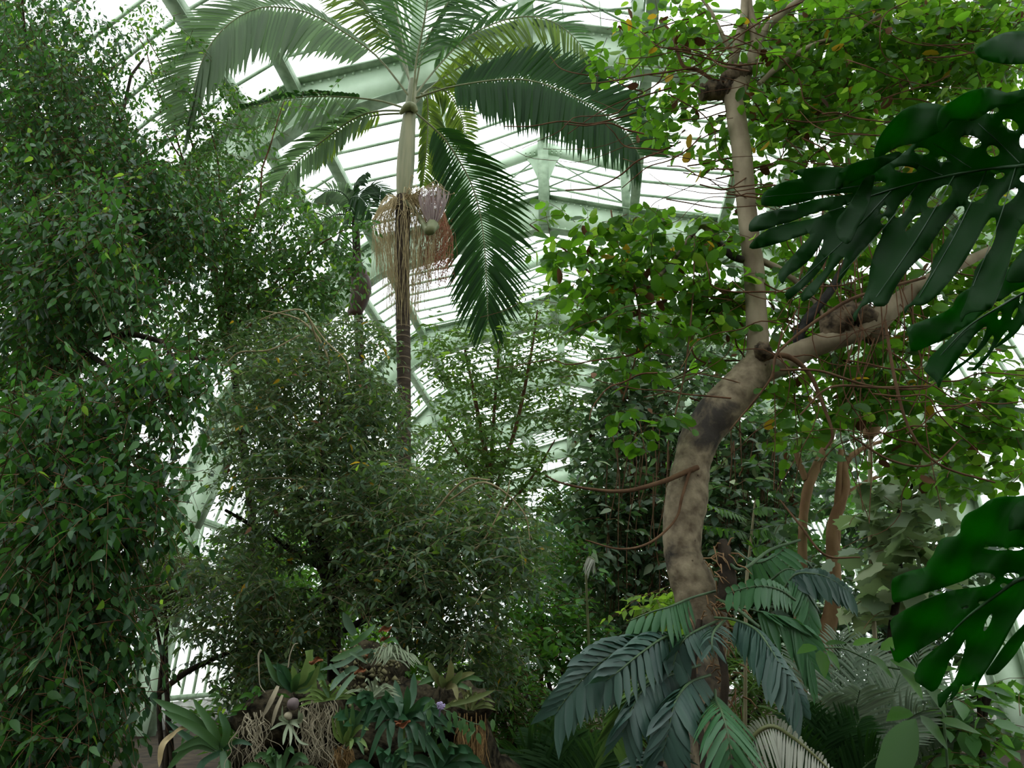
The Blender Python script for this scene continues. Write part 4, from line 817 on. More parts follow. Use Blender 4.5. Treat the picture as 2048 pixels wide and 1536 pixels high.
sp = MB(); limb(sp, [(1737, 875, 6.58, 20), (1742, 855, 6.58, 32), (1746, 835, 6.58, 26), (1742, 822, 6.58, 12)], 12, 8, .12, rng)
tag(sp.build('fibre_clump', M['bark_rust']), 'reddish fibre clump wrapped round the top of the tan cane', 'fibre clump')

# pale lobed shrub on the right
plb = [(1830, 960, 70, 50, 6.2, .3, .9), (1850, 1050, 70, 70, 6.1, .4, 1.0), (1780, 1000, 60, 60, 6.3, .3, .8), (1740, 1060, 50, 50, 6.4, .3, .7), (1900, 1010, 50, 40, 6, .3, .8), (1820, 1130, 80, 50, 6.2, .4, .9), (1760, 1190, 60, 70, 6.4, .4, .8), (1900, 930, 50, 40, 6, .3, .5)]
pale = thing('pale_leaved_shrub', 'tall shrub with large pale grey-green lobed leaves beside the tan cane', 'shrub', P(1790, 1500, 6.3) * (1, 1, 0))
foliage(pale, 108, plb, M['pale'], cover=2.2, leaf=.22, K=5, L=.4, tmpl=tl_, ratio=.8, heroes=220, elev=(-.1, .8), droop=.3, ub=1.0, hang=.5, twigmat=M['bark_rust'], twig_r=.004)
mb = MB(); limb(mb, [(1770, 1600, 6.4, 20), (1780, 1300, 6.4, 17), (1800, 1150, 6.3, 13), (1790, 1050, 6.3, 9), (1830, 960, 6.2, 5)], 20, 8, .04, rng); mb.build('stem', M['bark_dark'], pale)

# background shrubs closing the lower part
def shrub(seed, label, blobs, mat, leaf, cover, tmpl, ratio, D, px, **kw):
    t = thing('leafy_shrub', label, 'shrub', P(px, 1536, D) * (1, 1, 0), 'shrubs in the back beds')
    foliage(t, seed, blobs, M[mat], cover=cover * 1.9, leaf=leaf, K=8, L=.45, tmpl=tmpl, far=T_cheap(ratio), ratio=ratio, **kw)
    b = blobs[0]; r_ = np.random.default_rng(seed)
    for k in range(3):
        mb = MB(); limb(mb, [(px + k * 14 - 14, 1620, D, 14), (px + r_.normal(0, 20), 1400, D, 10), (b[0] + r_.normal(0, 30), b[1], b[4], 4)], 14, 6, .04, r_); mb.build('stem', M['bark_dark'], t)
    return t
shrub(201, 'fresh green shrub in the gap right of the palm trunk', [(1080, 1220, 90, 70, 8, .6), (1130, 1130, 60, 60, 8.4, .5, .8), (1040, 1310, 90, 70, 7.6, .6, 1.1), (1160, 1290, 80, 60, 8, .5, 1.0)], 'back', .10, 1.5, tf, .46, 8, 1100)
shrub(202, 'low dark shrub below the bushy tree, right of the bromeliads', [(1030, 1440, 90, 90, 6.8, .5, 1.2), (1110, 1500, 90, 60, 6.6, .4, 1.1), (1000, 1360, 60, 60, 7, .4, 1.0)], 'back', .075, 1.4, tf_s, .4, 7, 1040)
shrub(203, 'dark green shrub behind the grey trunk, under the oval-leaved tree', [(1260, 1330, 120, 60, 9, .5, 1.2), (1420, 1270, 100, 60, 8.5, .5, 1.1), (1540, 1270, 80, 60, 8.4, .5, 1.1)], 'back', .13, 1.6, tb_, .5, 9, 1290)
shrub(204, 'bright green fine-leaved shrub behind the split-leaf plant', [(1490, 1330, 50, 60, 6.5, .3, .8), (1250, 1430, 90, 90, 7, .4, .9), (1520, 1440, 70, 80, 7, .4, .7)], 'slim', .14, 1.2, T_fold(.16), .16, 7, 1480)
shrub(205, 'leafy shrub against the left glass wall behind the bushy tree', [(460, 1110, 80, 50, 9, .6, .5), (540, 1150, 90, 80, 9, .6, 1.1), (460, 1430, 70, 70, 8, .5, .7), (600, 1330, 110, 90, 8, .5, 1.3)], 'back', .12, 1.5, tf, .46, 9, 500)
shrub(206, 'bright lime-green shrub deep in the gap under the bushy tree', [(500, 1140, 60, 50, 10, .5, 1.0), (560, 1190, 60, 50, 10, .4, 1.0), (720, 1300, 90, 60, 9, .5, 1.2), (860, 1360, 100, 60, 8.5, .5, 1.3)], 'lime', .12, 1.2, tf, .46, 10, 560)
shrub(207, 'dark shrub at the right edge below the monstera', [(1980, 1400, 80, 80, 5.6, .4, .55), (1900, 1470, 90, 70, 5.6, .4, .9), (2010, 1510, 60, 50, 5.4, .3, .8)], 'back', .17, 1.2, tb_, .5, 5.6, 1960)
shrub(208, 'fine feathery shrub in front of the left glass wall', [(340, 1150, 80, 50, 8, .4, .8), (300, 1200, 60, 50, 8, .4, .7), (400, 1180, 60, 40, 8, .4, .7)], 'olive', .08, 1.3, T_fold(.14), .14, 8, 340)
shrub(209, 'broad-leaved shrub behind the pale-leaved shrub', [(1760, 1280, 110, 70, 8, .5, 1.2), (1660, 1200, 80, 60, 8.5, .4, .8), (1880, 1250, 90, 90, 7.5, .5, 1.0), (1980, 1130, 80, 80, 7.5, .5, .8)], 'broad', .16, 1.4, tb_, .5, 8, 1780)
shrub(210, 'yellow-green pinnate shrub left of the grey trunk', [(1330, 1210, 55, 28, 5.4, .15, 1.1), (1370, 1240, 40, 28, 5.4, .15, .9)], 'limey', .09, 1.3, tf, .46, 5.4, 1360)
shrub(211, 'tall dark tree mass in front of the back gable glazing', [(1220, 1010, 60, 60, 20, 1.5, 1.0), (900, 1080, 200, 80, 18, 1.5, 1.1), (1100, 1090, 120, 60, 19, 1.5, .9), (1400, 1000, 160, 160, 16, 1.5, 1.2), (700, 1120, 160, 120, 16, 1.5, 1.1), (1650, 1000, 140, 130, 15, 1.5, .7)], 'back', .26, 1.4, tf, .46, 18, 1250)

# ================================================================ SPLIT-LEAF PHILODENDRON round the grey trunk
ph = thing('split_leaf_philodendron', 'climbing philodendron with deeply split blue-green leaves around the grey trunk', 'plant', P(1430, 1536, 4.3) * (1, 1, 0))
def sleaf(seed, rib, n, A, B, LA, LB, w, mt, **kw):
    F = frond(ph, seed, rib, n, A, B, LA, LB, w, M[mt], M['stalk'], t0=kw.pop('t0', .12), rw=(.009, .003), name='leaf', nst=6, fwd=kw.pop('fwd', .5), jit=.05, taper=kw.pop('taper', (.6, .8)), wj=.1, **kw)
    return F
SD = 4.2
sleaf(301, [(1440, 1180, 4.9), (1385, 1195, 4.6), (1340, 1213, SD), (1300, 1225, SD), (1262, 1240, SD)], 13, (.35, -1, .1), (-.3, -.8, .4), .27, .2,   .050, 'philo_g', t0=.4, droopA=.2, droopB=.3)
sleaf(302, [(1440, 1240, 4.8), (1400, 1258, 4.3), (1372, 1275, 4.1), (1355, 1300, 4.1), (1345, 1335, 4.1)], 13, (-.9, -.5, .2), (.7, -.8, .2), .2, .2, .060, 'philo', t0=.3, droopA=.3, droopB=.3)
sleaf(303, [(1450, 1240, 4.7), (1432, 1258, 4.1), (1425, 1272, 3.9), (1424, 1290, 3.85), (1424, 1305, 3.85)], 9, (-1, -.1, .2), (1, -.1, .2), .14, .14, .030, 'philo', t0=.35, droopA=.5, droopB=.5)
sleaf(304, [(1400, 1300, 4.6), (1330, 1280, 4.3), (1262, 1290, 4.1), (1200, 1325, 4.0), (1150, 1375, 3.95), (1112, 1425, 3.95)], 20, (.1, -1, .2), (-.5, .35, .1), .27, .2, .060, 'philo', t0=.3, droopA=.25, droopB=.5)
sleaf(305, [(1400, 1290, 4.6), (1340, 1272, 4.2), (1290, 1300, 4.0), (1240, 1340, 3.9), (1210, 1362, 3.9)], 14, (.25, -1, .2), (-.5, .3, .1), .22, .2,   .050, 'philo', t0=.25, droopA=.25, droopB=.5)
sleaf(306, [(1400, 1330, 4.6), (1340, 1350, 4.2), (1290, 1375, 4.0), (1262, 1420, 3.9), (1245, 1465, 3.9)], 17, (.5, -.8, .2), (-.8, -.5, .2), .25, .22, .064, 'philo', t0=.2, droopA=.3, droopB=.3)
sleaf(307, [(1420, 1350, 4.5), (1380, 1365, 4.1), (1352, 1400, 3.9), (1338, 1450, 3.85), (1325, 1505, 3.85)], 18, (.7, -.7, .2), (-.8, -.4, .2), .23, .22, .064, 'philo', t0=.15, droopA=.3, droopB=.3)
sleaf(308, [(1430, 1380, 4.5), (1432, 1400, 4.1), (1442, 1420, 3.8), (1456, 1470, 3.7), (1462, 1530, 3.7)], 18, (.85, -.45, .2), (-.85, -.4, .2), .28, .26, .042, 'philo_g', t0=.2, droopA=.4, droopB=.4)
sleaf(309, [(1430, 1235, 4.7), (1470, 1240, 4.4), (1515, 1262, 4.1), (1555, 1320, 3.95), (1590, 1375, 3.9), (1602, 1420, 3.9)], 22, (-.4, -1, .2), (.5, .1, .1), .26, .09, .064, 'philo', t0=.3, droopA=.2, droopB=.8)
sleaf(310, [(1430, 1220, 4.8), (1480, 1215, 4.6), (1540, 1230, 4.6), (1590, 1250, 4.6), (1625, 1330, 4.6)], 18, (-.1, -1, 0), (.8, -.2, .1), .3, .2, .045, 'palm_dark' if False else 'philo_g', t0=.4, droopA=.3, droopB=.4)
sleaf(311, [(1590, 1200, 4.6), (1560, 1180, 4.4), (1525, 1172, 4.3), (1490, 1176, 4.3), (1455, 1186, 4.3)], 13, (.05, -1, .1), (-.2, .8, 0), .15, .05,   .050, 'philo_g', t0=.1, droopA=.3, droopB=.3)
sleaf(312, [(1560, 1190, 4.9), (1590, 1150, 4.8), (1630, 1148, 4.7), (1665, 1160, 4.7), (1700, 1185, 4.7)], 16, (0, -1, .1), (.3, .7, 0), .2, .04, .060, 'philo', t0=.15, droopA=.2)
sleaf(313, [(1520, 1180, 5.0), (1570, 1140, 4.9), (1600, 1150, 4.8), (1615, 1200, 4.75), (1618, 1250, 4.75)], 14, (-.6, -.8, 0), (.5, -.9, 0), .22, .2, .045, 'philo_g', t0=.25, droopA=.3, droopB=.3)
sleaf(314, [(1470, 1100, 5.3), (1510, 1125, 5.1), (1545, 1115, 5.0), (1570, 1095, 5.0)], 10, (.1, -1, 0), (.3, .5, 0), .25, .05, .05, 'philo_g', t0=.3)
sleaf(315, [(1300, 1350, 4.8), (1260, 1390, 4.6), (1240, 1440, 4.6), (1225, 1500, 4.6)], 16, (.8, -.4, .1), (-.8, -.4, .1), .2, .22, .035, 'slim', t0=.05)
sleaf(316, [(1330, 1500, 4.2), (1300, 1530, 4.0), (1280, 1560, 4.0)], 8, (.7, .3, .1), (-.8, .2, .1), .25, .22, .04, 'philo', t0=.05)
for pts in ([(1440, 1100, 4.9, 6), (1480, 1140, 4.7, 7), (1540, 1100, 4.8, 6), (1600, 1080, 4.9, 5)], [(1435, 1200, 4.8, 9), (1470, 1215, 4.6, 8), (1520, 1255, 4.4, 6)]):
    mb = MB(); limb(mb, pts, 16, 7); mb.build('leaf_stalk', M['stalk'], ph)
mb = MB(); rng = np.random.default_rng(51)
for k in range(130):
    x = 1440 + rng.normal(0, 20); y = rng.uniform(1090, 1420); p = P(x, y, 4.78 + rng.normal(0, .04)); d = nrm(rng.normal(0, 1, 3) + IV((.5, -.3, .6)))
    tube(mb, [p, p + d * .05, p + d * .09 - UP * .03], [.006, .005, .002], 4, cap=False)
mb.build('root_fibres', M['bark_rust'], ph, kind='stuff')
for pts in ([(1425, 1250, 4.75, 14), (1450, 1350, 4.7, 16), (1440, 1450, 4.7, 16), (1420, 1560, 4.6, 14)], [(1400, 1240, 4.75, 12), (1385, 1330, 4.7, 16), (1395, 1420, 4.7, 14), (1410, 1560, 4.6, 14)], [(1310, 1430, 4.3, 6), (1300, 1500, 4.3, 6), (1305, 1570, 4.3, 6)], [(1445, 1080, 4.8, 20), (1455, 1150, 4.8, 36), (1450, 1210, 4.8, 30)]):
    mb = MB(); limb(mb, pts, 16, 8, .12, rng); mb.build('climbing_stem', M['bark_dark'], ph)
bri = thing('fern_like_sapling', 'sapling with layered bright green leaflets right of the grey trunk', 'sapling', P(1500, 1500, 5.8) * (1, 1, 0))
mb = MB(); limb(mb, [(1490, 1560, 5.8, 8), (1492, 1200, 5.8, 7), (1500, 1100, 5.8, 6), (1510, 1000, 5.8, 3)], 16, 6); mb.build('stem', M['bamboo'], bri)
for k, pts in enumerate(([(1500, 1040, 5.8), (1460, 1022, 5.6), (1425, 1012, 5.5), (1405, 1000, 5.5)], [(1500, 1020, 5.8), (1530, 1014, 5.6), (1570, 1020, 5.6)], [(1500, 1070, 5.8), (1470, 1060, 5.6), (1400, 1050, 5.5)], [(1500, 1060, 5.8), (1530, 1060, 5.6), (1560, 1080, 5.6)], [(1500, 1100, 5.8), (1520, 1092, 5.6), (1560, 1098, 5.6)])):
    frond(bri, 330 + k, pts, 10, (0, -.7, .9), (0, .2, -1), .12, .12, .04, M['lime'], M['stalk'], t0=.15, nst=5, fwd=.3, rw=(.004, .002), name='frond')

# ================================================================ SMALL PALMS, lower right
def clump(label, seed, root, tips, LA, w, mt, name='feather_palm', n=30, Dl=5.2, A=(-.8, .3, .2), B=(.8, .3, .2), droop=.25, t0=.2, fwd=.7):
    t = thing(name, label, 'palm', P(root[0], 1536, root[2]) * (1, 1, 0)); rng = np.random.default_rng(seed)
    mb = MB(); limb(mb, [(root[0], root[1], root[2], 16), (root[0], root[1] - 30, root[2], 12)], 5, 8); mb.build('stem', M['bark_dark'], t)
    for k, tp in enumerate(tips):
        mx, my = (root[0] * .45 + tp[0] * .55 + tp[3] if len(tp) > 3 else (root[0] + tp[0]) / 2), root[1] * .4 + tp[1] * .6 - (tp[4] if len(tp) > 4 else 20)
        frond(t, seed + k, [root, (mx, my, (root[2] + tp[2]) / 2), tp[:3]], n, A, B, LA, LA, w, M[mt], M['stalk'], t0=t0, droopA=droop, droopB=droop, fwd=fwd, rw=(.008, .003), jit=.05)
    return t
clump('grey-green feather palm with upright fronds right of the split-leaf plant', 400, (1690, 1560, 5.4), [(1676, 1270, 5.4, 0, 0), (1740, 1290, 5.4, 10, 0), (1600, 1300, 5.5, -10, 0), (1800, 1350, 5.3, 20, 10), (1640, 1400, 5.0, -10, 0), (1850, 1420, 5.2, 30, 30), (1720, 1380, 5.0, 0, 10)], .33, .019, 'silver', n=28)
clump('silvery feather palm arching between the grey-green palm and the monstera', 420, (1800, 1600, 5.8), [(1760, 1330, 5.8, 0, 0), (1840, 1290, 5.8, 0, 0), (1900, 1380, 5.6, 20, 20), (1720, 1300, 6.0, 0, 0), (1950, 1440, 5.5, 20, 30), (1700, 1430, 5.4, -10, 10)], .33, .019, 'silver', n=28)
clump('dark feather palm low in front of the grey-green palm', 440, (1640, 1640, 4.8), [(1660, 1440, 4.8, 0, 0), (1600, 1420, 4.8, 0, 10), (1720, 1440, 4.8, 0, 10), (1560, 1500, 4.7, 0, 20), (1780, 1500, 4.7, 10, 20)], .26, .022, 'palm_dark', n=30)
clump('small yellow-green palm below the left split leaves', 460, (1140, 1640, 6.0), [(1060, 1460, 6.0, 0, 20), (1120, 1430, 6.0, 0, 0), (1180, 1470, 6.0, 0, 0), (1010, 1500, 6.0, 0, 30), (1230, 1500, 5.9, 0, 20)], .28, .022, 'palm', n=28)
clump('feathery palm behind the slender tree, in front of the gable', 480, (1180, 1535, 13), [(1160, 960, 13, 0, 20), (1200, 1040, 12.8, 20, 40), (1230, 1080, 12.8, 30, 60), (1120, 980, 13, -20, 40), (1080, 1060, 13, -30, 60)], .8, .05, 'philo_g', n=36, A=(-.4, -.6, .2), B=(.6, -.5, .2), t0=.45)
frp = thing('fan_palm_frond', 'dried pale arching palm frond at the bottom, right of the green split leaf', 'palm frond', P(1500, 1536, 4.0) * (1, 1, 0))
frond(frp, 500, [(1490, 1600, 4.2), (1500, 1490, 4.0), (1540, 1452, 3.9), (1590, 1478, 3.85), (1630, 1512, 3.8), (1670, 1550, 3.8)], 40, (-.25, -1, .15), (-.3, .5, 0), .24, .06, .013, M['whitefrond'], M['rachis'], t0=.3, fwd=.2, droopA=.2, jit=.03)
frp2 = thing('dried_palm_frond', 'small dried white palm frond hanging in the gap left of the broadleaf tree', 'palm frond', P(1165, 1536, 7) * (1, 1, 0))
frond(frp2, 501, [(1185, 1560, 7.2), (1178, 1300, 7.2), (1172, 1150, 7.1), (1176, 1115, 7.0), (1190, 1120, 6.9)], 16, (-.5, -1, .1), (.2, -1, .2), .28, .22, .02, M['whitefrond'], M['rachis'], t0=.93, fwd=.05, jit=.08)
bl = thing('paddle_leaf_plant', 'single broad paddle-shaped green leaf at the bottom, below the feather palms', 'plant', P(1790, 1560, 4.2) * (1, 1, 0))
V, F = leaflet_verts(P(1775, 1590, 4.2), nrm(P(1812, 1470, 4.2) - P(1775, 1590, 4.2)), RIGHT, .42, .19, .1, 10, .3); mb = MB(); mb.add(V, F); mb.build('leaf', M['brom'], bl)
# big-leaved sprig in front of the feather palms
sg = thing('broad_leaf_sprig', 'bright green toothed leaves on a thin stem in front of the feather palms', 'plant', P(1850, 1536, 4.4) * (1, 1, 0))
mb = MB(); limb(mb, [(1900, 1600, 4.6, 6), (1880, 1400, 4.5, 5), (1830, 1348, 4.4, 5), (1760, 1330, 4.4, 4), (1690, 1298, 4.4, 4), (1650, 1296, 4.4, 3)], 24, 6); limb(mb, [(1690, 1298, 4.4, 3), (1678, 1280, 4.4, 2), (1670, 1255, 4.4, 2)], 8, 5); mb.build('stem', M['stalk'], sg)
tt_ = T_fold(.5, fold=.05)
for x, y, dx, dy, L in ((1632, 1292, -1, -.25, .15), (1640, 1300, -.1, -1, .16), (1650, 1288, .9, .1, .12), (1655, 1300, .4, -1, .12), (1705, 1290, 1, .3, .15), (1740, 1310, .6, -.8, .16), (1760, 1300, 1, .5, .2), (1780, 1320, .8, -.4, .2), (1800, 1330, .4, -1, .2), (1700, 1270, -.3, 1, .1), (1830, 1340, 1, .1, .22), (1850, 1360, .3, -1, .2), (1820, 1420, -.9, -.2, .2), (1840, 1430, .5, -.9, .2), (1880, 1440, 1, -.3, .2)):
    leaf_objects(sg, [P(x, y, 4.35)], [IV((dx, dy, .4))], [IV((.1, .8, .5))], [L], tt_, M['lime'])

# ================================================================ MONSTERA in the foreground
mon = thing('monstera_plant', 'swiss cheese plant with huge dark perforated leaves in the right foreground', 'plant', P(2500, 1400, 1.6) * (1, 1, 0))
def inside(pt, poly):
    x, y = pt; c = False; n = len(poly); j = n - 1
    for i in range(n):
        xi, yi = poly[i]; xj, yj = poly[j]
        if (yi > y) != (yj > y) and x < (xj - xi) * (y - yi) / (yj - yi + 1e-12) + xi: c = not c
        j = i
    return c
def smooth_poly(p, it=1):
    for _ in range(it):
        q = []
        for i in range(len(p)):
            a = p[i]; b = p[(i + 1) % len(p)]
            q += [(a[0] * .8 + b[0] * .2, a[1] * .8 + b[1] * .2), (a[0] * .2 + b[0] * .8, a[1] * .2 + b[1] * .8)]
        p = q
    return p
def sheet(outline, holes, Dfun, conv, name, parent, step=16, mat=None, thick=.0016):
    o = smooth_poly([conv(*p) for p in outline])
    hs = []
    for cx, cy_, rx, ry, ang in holes:
        ang = math.radians(ang); hp = []
        for k in range(14):
            a = 2 * math.pi * k / 14; x, y = math.cos(a) * rx, math.sin(a) * ry
            hp.append(conv(cx + x * math.cos(ang) - y * math.sin(ang), cy_ + x * math.sin(ang) + y * math.cos(ang)))
        hs.append(hp)
    V = []; E = []
    for lp in [o] + hs:
        b = len(V); V += lp; E += [(b + i, b + (i + 1) % len(lp)) for i in range(len(lp))]
    xs_ = [p[0] for p in o]; ys_ = [p[1] for p in o]
    y = min(ys_); row = 0
    while y < max(ys_):
        x = min(xs_) + (row % 2) * step / 2
        while x < max(xs_):
            if inside((x, y), o) and not any(inside((x, y), h) for h in hs): V.append((x, y))
            x += step
        y += step * .87; row += 1
    r = geometry.delaunay_2d_cdt([Vector(v) for v in V], E, [], 0, 1e-4)
    vs = [tuple(v) for v in r[0]]; fs = []
    for f in r[2]:
        c = (sum(vs[i][0] for i in f) / len(f), sum(vs[i][1] for i in f) / len(f))
        if inside(c, o) and not any(inside(c, h) for h in hs): fs.append(list(f)[::-1])
    va = np.array(vs); W = P(va[:, 0], va[:, 1], Dfun(va[:, 0], va[:, 1]))
    mb = MB(); mb.add(W, fs, .1); ob = mb.build(name, mat or M['monstera'], parent)
    md = ob.modifiers.new('thickness', 'SOLIDIFY'); md.thickness = thick; md.offset = 0
    return ob
c1 = lambda u, v: (u / 2.792 + 1480, v / 2.792 + 150)
c2 = lambda u, v: (u / 5.12 + 1760, v / 5.12 + 500)
c3 = lambda u, v: (u / 3.2 + 1760, v / 3.2 + 940)
c4 = lambda u, v: (u / 2.926 + 1348, v / 2.926)
def und(x, y, a=.012): return a * np.sin(x * .055 + y * .035) + a * .6 * np.sin(x * .021 - y * .06)
def D1(x, y): return 1.42 + .00045 * (x - 1850) * -1 + .0009 * np.abs((y - 330) + (x - 2048) * .18) * -.6 + und(x, y)
body1 = [(2020, 330), (2110, 250), (2060, 130), (1900, 60), (1586, 78), (1450, 110), (1300, 150), (1180, 250), (1120, 300), (1040, 340), (970, 380), (930, 425), (860, 470), (800, 505), (745, 540), (690, 545), (620, 530), (560, 513), (440, 512), (330, 525), (288, 545), (362, 572), (240, 596), (135, 650), (116, 695), (120, 732), (230, 735), (395, 702), (430, 672), (545, 662), (650, 658),
         (540, 676), (430, 692), (330, 718), (235, 745), (92, 782), (50, 830), (48, 876), (110, 872), (250, 832), (385, 780), (480, 752), (505, 762), (420, 800), (330, 818), (200, 836), (92, 902), (46, 960), (76, 974), (180, 950), (330, 902), (388, 880), (390, 905), (340, 955), (290, 1015), (213, 1100), (215, 1140), (240, 1172), (262, 1122), (330, 1082), (392, 1032), (440, 965), (466, 908),
         (462, 950), (430, 1010), (400, 1060), (350, 1140), (243, 1215), (270, 1262), (330, 1207), (402, 1142), (452, 1082), (492, 1012), (550, 925), (500, 1000), (492, 1050), (465, 1100), (338, 1218), (345, 1270), (402, 1240), (452, 1172), (522, 1082), (580, 1010), (585, 1035), (555, 1110), (540, 1172), (582, 1120), (652, 1012), (732, 930), (782, 870), (800, 845), (790, 900), (760, 960), (735, 1035), (720, 1110), (722, 1150), (700, 1220), (665, 1295),
         (628, 1340), (640, 1388), (668, 1300), (738, 1262), (750, 1292), (820, 1290), (862, 1200), (905, 1130), (962, 1062), (1042, 990), (1075, 930), (1130, 850), (1175, 790), (1215, 735), (1250, 730), (1255, 765), (1215, 820), (1175, 880), (1130, 950), (1080, 1020), (1065, 1110), (1020, 1190), (962, 1268), (915, 1300), (918, 1338), (950, 1285), (1030, 1285), (1100, 1232), (1170, 1152), (1240, 1062), (1300, 962), (1360, 850), (1400, 795), (1430, 795), (1432, 890),
         (1395, 985), (1312, 1080), (1300, 1150), (1262, 1268), (1228, 1340), (1235, 1388), (1262, 1328), (1400, 1312), (1435, 1250), (1472, 1150), (1500, 1060), (1530, 950), (1560, 850), (1640, 780), (1640, 900), (1560, 1000), (1500, 1080), (1480, 1160), (1600, 1160), (1700, 1000), (1900, 860), (2060, 760), (2110, 620), (2020, 500)]
holes1 = [(1405, 195, 42, 22, 0), (1510, 277, 50, 28, 28), (1288, 372, 62, 34, 15), (1412, 424, 38, 31, 20), (1130, 470, 26, 18, 0), (1015, 426, 44, 20, 5), (925, 528, 64, 19, 5), (772, 608, 44, 15, 0), (1115, 678, 90, 42, -42), (912, 735, 78, 24, -56), (800, 752, 30, 14, -60), (1330, 662, 70, 33, -38), (1448, 563, 32, 17, -20), (1498, 680, 72, 26, -42), (806, 812, 20, 26, 30), (968, 820, 70, 14, -50), (1580, 370, 20, 40, 0), (1590, 580, 28, 22, 0), (590, 733, 16, 8, 0)]
L1 = sheet(body1, holes1, D1, c1, 'leaf', mon)
sheet([(1900, 40), (1700, 55), (1586, 75), (1500, 105), (1440, 85), (1380, 68), (1270, 90), (1160, 160), (1112, 190), (1098, 260), (1112, 318), (1132, 322), (1150, 285), (1190, 252), (1260, 262), (1320, 250), (1370, 215), (1450, 170), (1600, 150), (1900, 140)], [], lambda x, y: D1(x, y) - .05, c1, 'lobe', L1)
sheet([(1150, 180), (1110, 162), (1020, 153), (920, 185), (840, 260), (780, 340), (748, 420), (752, 478), (775, 480), (830, 425), (900, 395), (1000, 380), (1080, 335), (1150, 300), (1180, 240)], [], lambda x, y: D1(x, y) - .03, c1, 'lobe', L1)
sheet([(780, 455), (690, 475), (610, 500), (560, 530), (530, 590), (533, 642), (560, 636), (640, 592), (740, 555), (800, 510), (910, 442), (880, 425), (820, 445)], [], lambda x, y: D1(x, y) - .045, c1, 'lobe', L1)
sheet([(690, 580), (655, 645), (600, 740), (542, 800), (530, 860), (545, 912), (595, 946), (625, 925), (650, 860), (692, 790), (722, 720), (738, 640), (760, 555), (720, 560)], [], lambda x, y: D1(x, y) - .06, c1, 'lobe', L1)
def rib(pts, conv, Df, parent, w0, w1, name='midrib', off=-.006):
    q = spline([conv(*p) for p in pts], 20); p = P(q[:, 0], q[:, 1], Df(q[:, 0], q[:, 1]) + off)
    mb = MB(); tube(mb, p, np.linspace(w0, w1, 20), 6); return mb.build(name, M['monrib'], parent)
M['monrib'] = plain('dark_leaf_rib', (.012, .05, .012), (.02, .07, .018), 8, .45, .4)
rib([(1900, 470), (1586, 505), (1400, 522), (1150, 565), (950, 610), (780, 660), (600, 720)], c1, D1, L1, .0045, .0015)
for a, b in (((1560, 490), (1330, 270)), ((1290, 520), (1080, 380)), ((1540, 515), (1300, 1180)), ((1380, 525), (1000, 1240)), ((1200, 555), (760, 1240)), ((1000, 600), (560, 1120)), ((1130, 560), (980, 490)), ((850, 640), (300, 1180)), ((900, 620), (160, 860)), ((780, 600), (140, 680))):
    rib([a, ((a[0] + b[0]) / 2 + 12, (a[1] + b[1]) / 2 + 8), b], c1, D1, L1, .0014, .0006, 'vein', -.003)
def D2(x, y): return 1.62 - .0006 * (x - 1930) + und(x, y)
top2 = [(265, 820), (300, 780), (430, 725), (620, 655), (750, 580), (762, 520), (800, 460), (920, 385), (1050, 300), (1300, 200), (1500, 120), (1800, 50), (1800, 300), (1400, 400), (1180, 560), (1040, 660), (870, 790), (730, 870), (650, 918), (560, 960), (320, 1058), (300, 950), (290, 880)]
L2 = sheet(top2, [(1195, 550, 50, 22, -20)], D2, c2, 'leaf', mon, mat=M['monstera'])
low2 = [(1800, 280), (1475, 420), (1180, 600), (1000, 700), (860, 800), (700, 920), (560, 1050), (500, 1110), (480, 1180), (440, 1225), (500, 1280), (570, 1340), (600, 1425), (640, 1330), (720, 1240), (790, 1120), (880, 1000), (960, 880), (1060, 790), (1100, 780), (1060, 900), (1000, 1000), (930, 1080), (860, 1140), (780, 1190), (700, 1250), (620, 1330), (720, 1290), (820, 1200), (900, 1140), (1000, 1060), (1090, 960), (1150, 860), (1170, 900), (1130, 1000), (1080, 1080), (1000, 1150), (925, 1245), (1010, 1210), (1100, 1110),
        (1200, 960), (1300, 820), (1330, 840), (1240, 930), (1160, 1010), (1260, 960), (1400, 850), (1475, 740), (1600, 700), (1800, 600)]
sheet(low2, [(1225, 670, 22, 46, 10), (1380, 650, 18, 70, 25), (1445, 500, 16, 50, 10), (1400, 385, 70, 12, -15)], lambda x, y: D2(x, y) - .03, c2, 'lobe', L2)
rib([(1800, 330), (1475, 440), (1180, 610), (900, 790), (620, 1080)], c2, lambda x, y: D2(x, y) - .03, L2, .004, .001)
def D3(x, y): return 1.18 - .0004 * (x - 1900) + .0003 * (y - 1150) + und(x, y)
body3 = [(1300, 90), (1100, 130), (900, 168), (780, 168), (700, 190), (640, 240), (550, 282), (520, 330), (510, 420), (400, 435), (370, 480), (340, 550), (303, 590), (300, 622), (180, 650), (82, 690), (70, 740), (80, 848), (130, 845), (300, 785), (450, 738), (560, 700), (600, 670), (640, 655), (720, 662), (748, 700), (700, 738), (600, 752), (450, 772), (330, 812), (170, 888), (62, 960), (76, 1060), (100, 1172), (58, 1118), (100, 1245), (200, 1182), (300, 1122), (400, 1062), (458, 1030), (478, 1046), (400, 1110), (330, 1162), (260, 1222), (210, 1342), (300, 1402), (332, 1422), (372, 1392), (422, 1282), (442, 1212), (500, 1160), (548, 1072),
         (552, 1120), (522, 1222), (492, 1312), (470, 1360), (400, 1420), (363, 1440), (380, 1536), (428, 1462), (470, 1400), (442, 1482), (492, 1432), (520, 1370), (560, 1385), (622, 1340), (598, 1382), (605, 1435), (642, 1340), (702, 1250), (782, 1122), (832, 1022), (882, 932), (925, 880), (1000, 800), (1000, 900), (922, 990), (850, 1062), (790, 1132), (722, 1232), (665, 1312), (742, 1310), (802, 1252), (862, 1182), (925, 1082), (1100, 950), (1300, 900), (1480, 800), (1420, 680), (1400, 600), (1500, 450), (1450, 200)]
